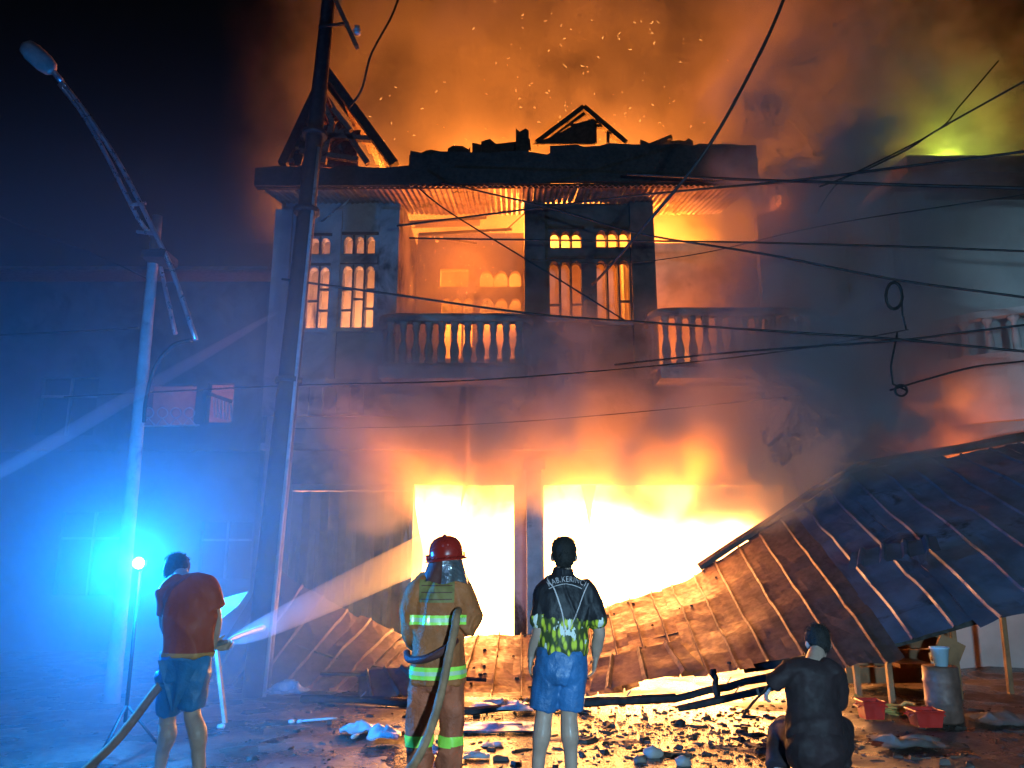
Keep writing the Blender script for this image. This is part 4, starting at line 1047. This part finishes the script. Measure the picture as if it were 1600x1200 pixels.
for s_, sh, el in ((-1, (853, 920), (843, 968)), (1, (917, 921), (933, 968))):
    limb(sb, [W(sh[0] + 6 * -s_, sh[1]), W(sh[0], sh[1] + 6), W((sh[0] + el[0]) / 2, (sh[1] + el[1]) / 2), W(*el, -.01)], [.07, .078, .074, .074])
shirt = fuse(sb, 'jersey', t.m, man, .008, 3, .016, 9, (1, 1, .55))
bv = bvh_of(shirt)
M['trim'] = mat('grey_trim', (.6, .52, .52), .6, var=.1, bump=0)
def stripe(pts, wd, nm='trim_line'):
    P = [W(*p, -.3) for p in pts]; m = MB(); N = 40; L = []
    for i in range(N + 1):
        p = spline(P, i / N); q = spline(P, min(1, (i + .5) / N)); d = (q - p) if i < N else (p - spline(P, (i - 1) / N))
        n_ = Vector((d.z, 0, -d.x)); n_.normalize(); L += [p - n_ * wd / 2, p + n_ * wd / 2]
    m.add(L, [(2 * i, 2 * i + 1, 2 * i + 3, 2 * i + 2) for i in range(N)])
    drape(m, bv, .004, 1.0); m.build(nm, M['trim'], shirt, False, False)
stripe([(858, 897), (859, 909), (868, 921), (877, 946), (882, 965), (886, 990)], .008)
stripe([(925, 913), (917, 930), (910, 948), (902, 968), (893, 988)], .006)
stripe([(860, 922), (872, 917), (887, 914), (902, 917), (914, 922)], .004)
# lettering in an arc over the shoulders
cu = bpy.data.curves.new('lettering', 'FONT'); cu.body = 'KAB.KERINCI'; cu.size = .06; cu.align_x = 'CENTER'; cu.space_character = 1.15
to = bpy.data.objects.new('tmp', cu); COL.objects.link(to); tm = evaluated(to, 'lettering'); bpy.data.objects.remove(to)
bm = bmesh.new(); bm.from_mesh(tm); bmesh.ops.subdivide_edges(bm, edges=[e for e in bm.edges if e.calc_length() > .01], cuts=2, use_grid_fill=False); bmesh.ops.triangulate(bm, faces=bm.faces); bm.to_mesh(tm); bm.free()
xs = [v.co.x for v in tm.vertices]; wtx = max(xs) - min(xs); c0 = W(886, 909, -.1)
for v in tm.vertices:
    u = v.co.x / wtx; ang = u * 1.05; rr = .235 + v.co.y * .85
    px_ = c0.x + math.sin(ang) * rr; pz_ = c0.z - .235 + math.cos(ang) * rr
    h = bv.ray_cast(Vector((px_, YM - 1.5, pz_)), Vector((0, 1, 0)))
    v.co = Vector((px_, (h[0].y - .004) if h[0] is not None else YM, pz_))
tm.materials.clear(); tm.materials.append(M['trim']); link('lettering', tm, shirt)
# shorts
M['shorts'] = mat('wet_blue_shorts', (.035, .15, .36), .48, var=.25, scale=5, bump=.6, bscale=12, dist=.03)
sh = MB()
limb(sh, [W(878, 1014), W(877, 1032), W(876, 1052), W(875, 1066)], [(.165, .125), (.172, .135), (.178, .14), (.15, .12)], 18, (1, 0, 0))
for a, b2, c_ in (((860, 1050), (852, 1085), (848, 1109)), ((892, 1050), (891, 1085), (890, 1109))):
    pts, rad = lerp_path([W(*a), W(*b2), W(*c_)], [.115, .099, .092]); sh.tube(pts, rad, 16)
shorts = fuse(sh, 'shorts', M['shorts'], man, .009, 3, .008, 11, (1, 1, .5))
band_from(shorts, lambda p: p.z > W(0, 1023).z, .004, 'waistband', M['shorts'], shorts)

# ---------------------------------------------------------------- firefighter
YM = 5.6
M['coat'] = mat('tan_turnout_cloth', (.42, .125, .035), .75, var=.25, scale=5, bump=.7, bscale=11, dist=.035)
M['trouser'] = mat('orange_turnout_trousers', (.42, .105, .045), .75, var=.25, scale=5, bump=.7, bscale=11, dist=.035)
M['lime'] = mat('lime_reflective_tape', (.46, .95, .10), .35, var=.12, bump=.05)
M['limestripe'] = mat('silver_reflective_stripe', (.55, .75, .45), .3, var=.1, bump=.05)
M['helmet'] = mat('red_helmet_shell', (.34, .022, .016), .25, var=.12, bump=.03)
t = NT('silver_hood'); t.put(Base_Color=(.62, .68, .74), Metallic=.9, Roughness=.28); t.bump(t.noise(9, 4, .6), .9, .03); M['silver'] = t.m
M['maroon'] = mat('maroon_hood', (.10, .025, .02), .7)
ff = wthing('person', 'firefighter in tan coat with lime reflective bands and red helmet, seen from behind', 'person', (W(685, 1150).x, YM, 0))
b = MB()
P_, rot_ = head(b, W(694, 873), (-.25, 1, 0))
limb(b, [W(693, 890), W(690, 912)], [.056, .07])
limb(b, [W(688, 912), W(687, 950), W(686, 1000), W(684, 1055)], [(.11, .08), (.17, .1), (.15, .1), (.16, .11)], 14, (1, 0, 0))
RH = W(708, 994, -.06); LH = W(668, 1012, .32)
limb(b, [W(722, 922), W(733, 962, -.02), RH], [.055, .042, .028]); limb(b, [W(656, 922), W(646, 985), LH], [.055, .042, .028])
hand(b, RH, (-.3, .3, -.4), (-.5, .8, .2), 1, 1.1); hand(b, LH, (.4, .5, -.1), (0, .3, 1), 1, 1.1)
for hip, kn, an in (((664, 1060), (658, 1130), (654, 1206)), ((703, 1060), (708, 1130), (702, 1206))):
    A = W(*an); A.z = .09
    limb(b, [W(*hip), W(*kn), A], [.09, .06, .045]); foot(b, A, (0, 1, 0), 1.1)
fuse(b, 'body', M['skin'], ff, .009, 3); face(P_, ff)
cb = MB()
limb(cb, [W(690, 908), W(689, 922), W(687, 950), W(686, 1000), W(684, 1040), W(683, 1066)], [(.11, .085), (.19, .115), (.195, .14), (.185, .14), (.19, .15), (.195, .155)], 20, (1, 0, 0))
for s_, path, rad in ((1, [W(712, 918), W(724, 930), W(733, 965, -.02), W(718, 985, -.06)], [.09, .092, .084, .07]), (-1, [W(664, 918), W(652, 930), W(645, 985, .02), W(652, 1004, .2)], [.09, .092, .084, .07])):
    p2, r2 = lerp_path(path, rad); cb.tube(p2, r2, 16); cb.ball(p2[0], r2[0], 12, 8)
coat = fuse(cb, 'coat', M['coat'], ff, .009, 3, .022, 8, (1.2, 1.2, .42))
for y0, y1 in ((959, 974), (1039, 1057)):
    za, zb_ = W(0, y1).z, W(0, y0).z
    bd = band_from(coat, lambda p: za < p.z < zb_ and abs(p.x - W(686, 1000).x) < (.19 if y0 < 1000 else .3) and p.y < YM + .2, .006, 'reflective_band', M['lime'], coat)
    zc = (za + zb_) / 2
    band_from(coat, lambda p: zc - .012 < p.z < zc + .012 and abs(p.x - W(686, 1000).x) < (.19 if y0 < 1000 else .3) and p.y < YM + .2, .0085, 'reflective_stripe', M['limestripe'], bd)
cv = bvh_of(coat)
pn = MB(); a_, c_ = W(657, 940), W(712, 905)
pn.grid(lambda u, v: (a_.x + (c_.x - a_.x) * u, YM, a_.z + (c_.z - a_.z) * v), 24, 14); drape(pn, cv, .006, 1.0)
pn.build('back_panel', mat('olive_panel', (.22, .17, .05), .7), coat, True, False)
for k in range(3):
    ln = MB(); zz_ = a_.z + (c_.z - a_.z) * (.12 + .3 * k)
    ln.grid(lambda u, v: (a_.x + (c_.x - a_.x) * (.06 + .88 * u), YM, zz_ + .006 * v), 24, 1); drape(ln, cv, .009, 1.0)
    ln.build('panel_seam', M['maroon'], coat, False, False)
tb = MB()
limb(tb, [W(684, 1050), W(684, 1075)], [(.18, .14), (.165, .13)], 16, (1, 0, 0))
for hip, kn, an in (((664, 1062), (658, 1130), (654, 1207)), ((703, 1062), (706, 1130), (701, 1207))):
    A = W(*an); A.z = .05
    pts, rad = lerp_path([W(*hip), W((hip[0] + kn[0]) / 2, (hip[1] + kn[1]) / 2), W(*kn), A], [.105, .10, .088, .08]); tb.tube(pts, rad, 16)
tro = fuse(tb, 'trousers', M['trouser'], ff, .010, 3, .022, 8, (1, 1, .8))
za, zb_ = W(0, 1163).z, W(0, 1147).z
band_from(tro, lambda p: za < p.z < zb_, .006, 'reflective_band', M['lime'], tro)
# boots
for an in ((654, 1206), (701, 1206)):
    A = W(*an); bo = MB(); bo.tube([Vector((A.x, YM, .0)), Vector((A.x, YM, .12))], [.062, .06], 14); foot(bo, A, (0, 1, 0), 1.25); fuse(bo, 'boot', M['black'], ff, .012, 3)
# helmet with brim, rim crest and hood
hl_ = MB(); hc = W(697, 866); 
fr, ff_, fu = rot_.col[0].copy(), rot_.col[1].copy(), rot_.col[2].copy()
def hrot(mb):
    tilt = Matrix.Rotation(R(-6), 3, 'Y'); mb.v = [tuple(hc + tilt @ (rot_ @ Vector(v))) for v in mb.v]; return mb
dome = [(.121, -.03), (.122, .0), (.119, .04), (.105, .08), (.08, .108), (.045, .124), (.012, .13), (.001, .131)]
hm = hrot(MB().lathe((0, 0, 0), dome, 28)).build('helmet', M['helmet'], ff, True)
hrot(MB().lathe((0, 0, 0), [(.118, -.034), (.150, -.046), (.152, -.040), (.124, -.022)], 28)).build('brim', M['helmet'], hm, True)
hrot(MB().tube([(0, .118 * math.cos(a), .128 * math.sin(a) + .004) for a in [math.pi * (.12 + .76 * i / 12) for i in range(13)]], .010, 8)).build('crest', M['helmet'], hm, True)
for sx in (-1, 1): hrot(MB().lathe((sx * .124, .03, -.012), [(.004, -.02), (.018, -.018), (.018, .018), (.004, .02)], 10)).build('visor_knob', M['helmet'], hm, True)
def skirt(a0, a1, mt, nm):
    def fn(u, v):
        a = a0 + (a1 - a0) * u; r = .115 + .05 * v + .012 * math.sin(7 * a + 2 * v) * v
        return hc + rot_ @ Vector((r * math.sin(a), -r * math.cos(a) * .95, -.035 - .155 * v + .01 * math.sin(5 * a) * v))
    MB().grid(fn, 26, 10).build(nm, mt, hm, True, False)
skirt(-.35, 1.75, M['silver'], 'neck_flap'); skirt(-1.9, -.36, M['maroon'], 'neck_flap')
# hose from his arm down to the ground and forward
M['hose'] = mat('tan_canvas_hose', (.34, .18, .09), .75, var=.3, scale=10, bump=.4, bscale=70)
hs = [at(714, 958, 5.42), at(710, 985, 5.36), at(702, 1020, 5.32), at(692, 1070, 5.28), at(676, 1130, 5.2), at(655, 1180, 5.1), at(632, 1215, 4.95)]
hs += [Vector((hs[-1].x - .12, 4.6, .06)), Vector((hs[-1].x - .35, 4.1, .045)), Vector((hs[-1].x - .8, 3.2, .045))]
hp_ = [Vector((hs[0].x - .02, 6.3, hs[0].z - .0)), Vector((hs[0].x + .0, 5.9, hs[0].z + .01))] + hs
hz_ = [spline(hp_, i / 70) for i in range(71)]
hose = wthing('fire_hose', 'tan canvas fire hose passing under the firefighter right arm to the ground', 'hose', (hs[-1].x, hs[-1].y, 0))
MB().tube(hz_, [.028 + .0015 * math.sin(i * 1.7) for i in range(71)], 12).build('hose_body', M['hose'], hose, True)
MB().tube([hp_[0] + Vector((0, .28, .01)), hp_[0]], [.014, .03], 12).build('nozzle', M['galv'], hose, True)
lp_ = [W(712, 1000, -.12), W(700, 1012, -.19), W(680, 1024, -.21), W(660, 1031, -.17), W(640, 1030, -.02), W(636, 1020, .15)]
o = MB().tube([spline(lp_, i / 24) for i in range(25)], .026, 10).build('hose_loop', M['maroon'], None, True)
tag(o, 'dark hose loop slung across the back of the firefighter coat', 'hose')

# ---------------------------------------------------------------- man with red shirt and hose nozzle
YM = 5.5
M['redshirt'] = mat('red_shirt', (.42, .07, .04), .7, var=.1, bump=.3, bscale=11, dist=.03)
M['blueshorts'] = mat('bright_blue_shorts', (.03, .20, .42), .55, var=.2, bump=.6, bscale=12, dist=.03)
M['belt'] = mat('orange_hem', (.62, .30, .10), .5)
rm = wthing('person', 'man in red shirt and blue shorts stooping over a hose nozzle at left', 'person', (W(290, 1150).x, YM, 0))
b = MB()
P_, rot_ = head(b, W(276, 893, .30), (.15, 1, -.55), (0, .5, 1))
limb(b, [W(282, 900, .16), W(292, 915, .06)], [.056, .07])
limb(b, [W(294, 915, .04), W(296, 950), W(294, 1000), W(290, 1045)], [(.11, .08), (.165, .1), (.15, .1), (.155, .11)], 14, (1, 0, 0))
NZ = W(333, 1008, .06)
limb(b, [W(322, 918), W(337, 965, .02), NZ], [.055, .042, .028]); limb(b, [W(264, 922, .04), W(262, 985, .16), W(318, 1006, .2)], [.055, .042, .028])
hand(b, NZ, (.4, .3, -.05), (0, .4, 1), 1, 1.1); hand(b, W(318, 1006, .2), (.5, .2, 0), (0, .3, 1), 1, 1.1)
for hip, kn, an, dy in (((303, 1045), (300, 1112), (314, 1206), 0), ((272, 1050), (262, 1120), (250, 1200), .22)):
    A = W(*an, dy); A.z = .085
    limb(b, [W(*hip, dy * .2), W(*kn, dy * .6 + .02), W(kn[0] * .65 + an[0] * .35 + 4, kn[1] * .65 + an[1] * .35, dy * .75 - .02), W(kn[0] * .3 + an[0] * .7, kn[1] * .3 + an[1] * .7, dy * .9), A], [.09, .055, .062, .046, .037]); foot(b, A, (.3, 1, 0))
fuse(b, 'body', M['skin'], rm, .008, 3); face(P_, rm)
hb = MB(); hb.ball(P_(0, -.018, .038), (.086, .102, .09), 16, 12, rot_); hb.ball(P_(0, -.055, -.01), (.074, .06, .075), 14, 10, rot_); strands(h_o := fuse(hb, 'hair', M['hair'], rm, .010, 2, .004, 45), P_, h_o, 1500, 2)
sb = MB()
limb(sb, [W(294, 906, .06), W(297, 925, .02), W(298, 955), W(295, 995), W(293, 1024)], [(.10, .08), (.185, .12), (.18, .125), (.17, .125), (.172, .13)], 18, (1, 0, 0))
for path in ([W(312, 912), W(323, 922), W(333, 952, .01)], [W(274, 914, .05), W(264, 926, .05), W(261, 960, .1)]):
    p2, r2 = lerp_path(path, [.075, .08, .075]); sb.tube(p2, r2, 14); sb.ball(p2[0], r2[0], 10, 8)
rs = fuse(sb, 'shirt', M['redshirt'], rm, .010, 3, .018, 8, (1, 1, .6))
za, zb_ = W(0, 1028).z, W(0, 1017).z
band_from(rs, lambda p: za - .03 < p.z < zb_, .006, 'hem_band', M['belt'], rs)
sh = MB(); limb(sh, [W(291, 1018), W(290, 1040), W(289, 1062)], [(.158, .118), (.172, .135), (.16, .13)], 16, (1, 0, 0))
pts, rad = lerp_path([W(304, 1050), W(302, 1085), W(300, 1106)], [.115, .092, .08]); sh.tube(pts, rad, 16)
pts, rad = lerp_path([W(274, 1050, .04), W(268, 1090, .1), W(266, 1112, .13)], [.12, .10, .085]); sh.tube(pts, rad, 16)
shs = fuse(sh, 'shorts', M['blueshorts'], rm, .010, 3, .018, 9, (1, 1, .6))
def tail(u, v):
    p = W(246 + 66 * u, 1032, -.15).lerp(W(270 + 4 * (u - .5), 1113, -.08), v); p.y += .02 * math.sin(7 * u) * (1 - v * .5); return p
MB().grid(tail, 14, 12).build('hanging_cloth', M['blueshorts'], shs, True, False)
nzl = wthing('hose_nozzle', 'short metal nozzle held at the hip of the red shirted man', 'nozzle', NZ)
MB().tube([NZ + Vector((-.12, -.06, -.05)), NZ + Vector((.0, 0, 0)), NZ + Vector((.08, .05, .02))], [.03, .026, .014], 12).build('barrel', M['galv'], nzl, True)
MB().tube([spline([NZ + Vector((-.12, -.06, -.05)), NZ + Vector((-.3, -.1, -.25)), Vector((NZ.x - .5, 5.2, .3)), Vector((NZ.x - .8, 4.8, .05)), Vector((NZ.x - 1.5, 4.2, .045))], i / 30) for i in range(31)], .03, 10).build('supply_hose', M['hose'], nzl, True)

# ---------------------------------------------------------------- blue-white work lamp on a thin stand
lx = at(215, 880, 6.1)
wl_ = wthing('work_lamp', 'blazing blue white work lamp on a thin stand behind the red shirted man', 'lamp', (lx.x, lx.y + .06, 0))
MB().tube([(lx.x, lx.y + .06, .3), (lx.x, lx.y + .06, lx.z - .04)], .014, 8).build('mast', M['black'], wl_, True)
for a in (.4, 2.5, 4.6):
    MB().tube([(lx.x, lx.y + .06, .42), (lx.x + .32 * math.cos(a), lx.y + .06 + .32 * math.sin(a), .03)], .011, 6).build('leg', M['black'], wl_, True)
hs_ = MB().tube([lx + Vector((0, .09, 0)), lx + Vector((0, .02, 0))], [.035, .05], 16).build('housing', M['black'], wl_, True)
MB().tube([lx + Vector((0, .018, 0)), lx + Vector((0, .0, 0))], [.042, .036], 16).build('lens', glow('lamp_lens', (.45, .9, 1.0), 60), hs_, True)
lamp('work_light', 'POINT', lx + Vector((0, -.09, 0)), (.010, .27, 1.0), 1000, .04)

# ---------------------------------------------------------------- stooping dark figure at right
YM = 5.5
M['dusk'] = mat('dark_maroon_clothes', (.022, .010, .012), .8, var=.3, bump=.2)
df = wthing('person', 'crouching person in dark clothes seen against the glowing water at right', 'person', (W(1270, 1180).x, YM, 0))
b = MB(); P_, rot_ = head(b, W(1278, 1005, .2), (.1, 1, -.4), (0, .4, 1))
limb(b, [W(1276, 1020, .12), W(1272, 1040, .04)], [.056, .07])
limb(b, [W(1270, 1040, .03), W(1270, 1080), W(1272, 1120), W(1275, 1160, -.05)], [(.11, .08), (.16, .1), (.15, .1), (.16, .12)], 14, (1, 0, 0))
limb(b, [W(1238, 1046), W(1212, 1064, -.02), W(1206, 1068, .12)], [.052, .04, .028]); limb(b, [W(1300, 1046), W(1312, 1095, .1), W(1296, 1120, .3)], [.052, .042, .028])
hand(b, W(1206, 1068, .1), (-.3, .1, -.5), (0, 1, 0), 1, 1.0); hand(b, W(1296, 1120, .3), (-.3, .5, -.4), (0, .5, 1), 1, .8)
for kn, an in (((1226, 1140), (1216, 1204)), ((1312, 1140), (1310, 1204))):
    A = W(*an, .12); A.z = .085; h_ = W(1275 + (kn[0] - 1270) * .4, 1165, -.02)
    limb(b, [h_, W(*kn, .3), A], [.09, .065, .04]); foot(b, A, (0, 1, 0))
fuse(b, 'body', M['skin'], df, .010, 3); face(P_, df)
cb = MB()
limb(cb, [W(1272, 1034, .04), W(1270, 1052, .02), W(1270, 1090), W(1274, 1158, -.05)], [(.11, .085), (.18, .12), (.17, .13), (.185, .16)], 18, (1, 0, 0))
for path in ([W(1248, 1044), W(1232, 1050), W(1212, 1064, -.02)], [W(1292, 1044), W(1302, 1054), W(1312, 1095, .1)]):
    p2, r2 = lerp_path(path, [.075, .072, .06]); cb.tube(p2, r2, 14); cb.ball(p2[0], r2[0], 10, 8); cb.ball(p2[-1], r2[-1], 10, 8)
fuse(cb, 'jacket', M['dusk'], df, .012, 4, .014, 7)
tb = MB(); limb(tb, [W(1273, 1130, -.03), W(1275, 1168, -.05), W(1275, 1200, -.03)], [(.16, .13), (.20, .19), (.17, .15)], 14, (1, 0, 0)); tb.ball(W(1275, 1172, -.05), (.2, .2, .13), 14, 10)
for kn, an in (((1226, 1140), (1216, 1200)), ((1312, 1140), (1310, 1200))):
    A = W(*an, .12); A.z = .12; h_ = W(1275 + (kn[0] - 1270) * .4, 1165, -.02)
    p2, r2 = lerp_path([h_, W(*kn, .3), A], [.12, .095, .075]); tb.tube(p2, r2, 14); tb.ball(p2[5], r2[5], 10, 8)
fuse(tb, 'trousers', M['dusk'], df, .012, 4, .012, 8)
hb = MB(); hb.ball(P_(0, -.018, .038), (.086, .102, .09), 16, 12, rot_); hb.ball(P_(0, -.055, -.01), (.074, .06, .075), 14, 10, rot_); strands(h_o := fuse(hb, 'hair', M['hair'], df, .011, 2, .004, 45), P_, h_o, 1500, 3)

# ================================================================ vehicle light that falls on the men from behind the camera
vl = lamp('vehicle_light', 'SPOT', (1.3, -1.2, 1.5), (.38, .72, 1.0), 2000, .12, spot_size=R(94), spot_blend=.8)
vl.rotation_euler = (Vector((2.5, 8.0, 0.8)) - vl.location).to_track_quat('-Z', 'Y').to_euler()

# ================================================================ small fires, embers, water jets
fm = MB()
for px, py, Y, h, r in ((1208, 326, 10.6, .16, .05), (1217, 318, 10.6, .12, .04)):
    tongue(fm, at(px, py, Y), h, r, px)
tag(fm.build('fire', M['flame_up'], None, True), kind='stuff')
lamp('fire_light', 'POINT', at(1500, 690, 10.2), (1, .16, .03), 22, .15)
lamp('fire_light', 'POINT', at(1212, 322, 10.45), (1, .14, .02), 8, .05)
sk = MB(); rnd = random.Random(77)
for k in range(130):
    px, py = rnd.gauss(860, 170), rnd.triangular(-5, 255, 230)
    if k % 4 == 0: px, py = rnd.gauss(900, 110), rnd.uniform(20, 170)
    if not 560 < px < 1180: continue
    Y = rnd.uniform(11.5, 13.0); a = at(px, py, Y)
    d = Vector((rnd.uniform(-1, 1), 0, rnd.uniform(-.3, 1.2))).normalized() * rnd.uniform(.015, .07)
    e = Vector((d.z, 0, -d.x)) * rnd.uniform(-.3, .3)
    sk.tube([a, a + d * .5 + e, a + d], [q * rnd.uniform(.5, 1.3) for q in (.0008, .002, .0008)], 4)
for k in range(60):
    px, py = rnd.uniform(640, 800), rnd.uniform(330, 480)
    a = at(px, py, rnd.uniform(12, 13.2)); d = Vector((rnd.uniform(-1, 1), 0, rnd.uniform(-1, 1))) * .015
    sk.tube([a, a + d], .003, 4)
tag(sk.build('embers', glow('ember', (1, .42, .1), 6), None, False, False), kind='stuff')
# burning remains of the balcony ceiling
cb_ = wthing('hanging_debris', 'burning ceiling scraps hanging in the recessed balcony', 'debris', at(710, 345, 12.6))
for a, b_, w_ in (((640, 347), (760, 340), .05), ((655, 366), (800, 358), .05), ((690, 372), (745, 380), .03), ((790, 360), (818, 335), .03)):
    MB().bar(at(*a, 12.5), at(*b_, 12.7), w_, w_ * .7).build('lath', M['char'], cb_)
for px, py in ((634, 338), (644, 339), (646, 353), (672, 371), (681, 373), (683, 377), (690, 371)):
    MB().ball(at(px, py, 12.4), (.03, .02, .018), 6, 5).build('ember', M['flame_up'], cb_)
MB().grid(lambda u, v: at(640 + 110 * u, 345 + 12 * v - 4 * u, 12.9 + .3 * v), 8, 3).build('hanging_sheet', M['wall_in'], cb_, True, False)
# water jets: mist filled cones
def spray(path, r0, r1, dens, label, col=(.9, .93, .96), fade=False):
    t = NT('water_spray'); t.n.remove(t.bsdf)
    vs_ = t.new('ShaderNodeVolumeScatter'); vs_.inputs['Color'].default_value = (*col, 1); vs_.inputs['Density'].default_value = dens; vs_.inputs['Anisotropy'].default_value = .3
    t.l.new(vs_.outputs[0], t.out.inputs['Volume'])
    t.m.cycles.volume_sampling = 'EQUIANGULAR'
    n = 24; P = [spline(path, i / n) for i in range(n + 1)]
    o = MB().tube(P, [(r0 + (r1 - r0) * (i / n) ** 1.15) * (1 if not fade else max(.02, min(1, (n - i) / (n * .6)) ** .6)) for i in range(n + 1)], 14).build('water_jet', t.m, None, True)
    return tag(o, label, 'water jet')
j0 = NZ + Vector((.08, .05, .02))
spray([j0, at(405, 984, 6.3), at(520, 930, 8.4), at(640, 874, 11.0), at(700, 850, 12.6)], .014, .34, 1.3, 'straight water jet from the red shirted man to the burning doorway')
core = MB().tube([spline([j0, at(372, 994, 5.85), at(410, 981, 6.4)], i / 10) for i in range(11)], [.012 + .014 * i / 10 for i in range(11)], 10)
t = NT('white_water'); t.put(Base_Color=(.75, .82, .86), Roughness=.3, Alpha=.75); 
tag(core.build('water_stream', t.m, None, True), 'solid white start of the water jet at the nozzle', 'water jet')
spray([at(-90, 786, 5.6), at(60, 704, 6.6), at(200, 622, 8.2), at(330, 548, 9.4), at(440, 484, 10.6)], .045, .13, 1.5, 'faint slanting water jet coming in from the left edge', fade=True)
spray([at(1418, 560, 9.6), at(1398, 470, 9.7), at(1350, 345, 9.9), at(1290, 240, 10.1), at(1225, 165, 10.3)], .05, .10, 2.2, 'thin arc of water falling through the smoke at right')

# ================================================================ smoke, flame in the smoke, mist
def smoke(name, lo, hi, build, color, aniso=0.2, rate=1.0, flame=(1.0, 0.22, 0.025)):
    t = NT(name); t.n.remove(t.bsdf)
    x, y, z = t.xyz()
    pv = t.new('ShaderNodeVolumePrincipled')
    pv.inputs['Color'].default_value = (*color, 1); pv.inputs['Anisotropy'].default_value = aniso
    r = build(t, x, y, z)
    if isinstance(r, tuple):
        t.set(pv.inputs['Density'], r[0]); t.set(pv.inputs['Emission Strength'], r[1]); pv.inputs['Emission Color'].default_value = (*flame, 1)
    else: t.set(pv.inputs['Density'], r)
    t.l.new(pv.outputs[0], t.out.inputs['Volume'])
    t.m.cycles.volume_step_rate = rate; t.m.cycles.volume_sampling = 'EQUIANGULAR' if name == 'mist' else 'DISTANCE'
    o = MB().box(lo[0], hi[0], lo[1], hi[1], lo[2], hi[2]).build(name, t.m)
    tag(o, kind='stuff'); return o
def plume(t, x, y, z):
    n = t.noise(0.36, 4, 0.62)
    d = t.rng(n, 0.40, 0.62, 0.06, 1.0)
    return t.mul(d, t.rng(x, -6.2, -3.2), t.rng(x, 8.6, 5.0), t.rng(y, 13.2, 15.5), t.rng(z, 6.0, 8.0), 0.42)
smoke('smoke', (-7, 13.0, 6.0), (9, 23, 19), plume, (0.82, 0.80, 0.78), 0.0)
def front(t, x, y, z):
    n = t.noise(1.0, 4, 0.6, t.mapping((1, 1, 1.15)))
    n2 = t.noise(0.55, 2, 0.5, t.mapping((1, 1, 1), (4.3, 2.2, 7.7)))
    d = t.rng(n, 0.45, 0.57)
    zz = t.addm(z, t.mul(t.math('SUBTRACT', n2, 0.5), 2.2))
    roll = t.mul(t.rng(zz, 1.9, 2.35), t.rng(zz, 4.8, 3.1), t.rng(x, -2.8, -0.8), t.rng(x, 5.4, 4.4), t.rng(y, 9.7, 10.5), 6.5)
    veil = t.mul(t.rng(zz, 2.6, 3.3), t.rng(zz, 5.4, 3.5), t.rng(x, -3.2, -0.3), t.rng(x, 6.5, 5.0), t.rng(y, 9.2, 10.2), 1.3)
    xx = t.addm(x, t.mul(t.math('SUBTRACT', n2, 0.5), 3.2))
    cloud = t.mul(t.rng(xx, 2.5, 3.7), t.rng(x, 6.6, 4.7), t.rng(zz, 2.2, 3.0), t.rng(t.addm(z, t.mul(t.math('SUBTRACT', n2, 0.5), 3.0)), 10.0, 7.0), t.rng(y, 8.3, 9.3), 3.6)
    upper = t.mul(t.rng(xx, 3.2, 4.6), t.rng(x, 9.0, 7.2), t.rng(z, 6.3, 7.4), t.rng(z, 10.8, 8.6), t.rng(y, 9.6, 10.6), 1.1)
    corner = t.mul(t.rng(t.addm(x, t.mul(z, 0.55)), 4.1, 5.2), t.rng(x, 5.6, 4.6), t.rng(z, 1.3, 1.8), t.rng(z, 3.4, 2.6), t.rng(y, 9.8, 10.5), 9.0)
    dens = t.mul(t.addm(t.mul(t.addm(d, 0.10), t.addm(veil, cloud)), t.mul(t.addm(d, 0.18), t.addm(roll, upper)), t.mul(t.addm(d, 0.6), corner)), t.rng(y, 11.5, 11.25))
    lick = t.mul(t.rng(n2, 0.46, 0.60), t.rng(z, 3.3, 2.5), t.rng(z, 2.1, 2.4), t.rng(y, 10.5, 11.1), t.rng(x, -1.6, -1.0), t.rng(x, 3.6, 2.6), 1.3)
    wisp = t.mul(t.rng(n, 0.46, 0.60), t.rng(x, 5.2, 5.75), t.rng(x, 6.7, 6.1), t.rng(z, 4.1, 2.9), t.rng(y, 9.9, 10.3), t.rng(y, 10.9, 10.5), 5.0)
    return dens, t.addm(lick, wisp)
smoke('smoke', (-3.2, 8.3, 1.3), (9.0, 11.48, 11.0), front, (0.76, 0.70, 0.66), 0.1, rate=1.0)
def room(t, x, y, z):
    n = t.noise(0.9, 2, 0.55)
    return t.mul(t.rng(n, 0.3, 0.7, 0.4, 1.0), 0.6)
smoke('smoke', (X(625), YF + 0.02, Z_SLAB + 0.1), (X(819), YB - 0.02, Z_TOP + 0.3), room, (0.8, 0.72, 0.66), 0.1)
def mist(t, x, y, z):
    n = t.noise(0.5, 2, 0.5)
    return t.mul(t.rng(n, 0.3, 0.7, 0.55, 1.0), t.rng(x, -0.6, -2.6), t.rng(x, -9.5, -6.5), t.rng(z, 7.0, 1.0), t.rng(y, 4.6, 5.6, 0.0, 0.4), t.rng(y, 5.5, 8.0, 0.45, 1.0), t.rng(y, 13.0, 10.5), 0.42)
smoke('mist', (-9.5, 4.6, 0.05), (-0.6, 13.0, 7.0), mist, (0.55, 0.85, 0.95), 0.1)
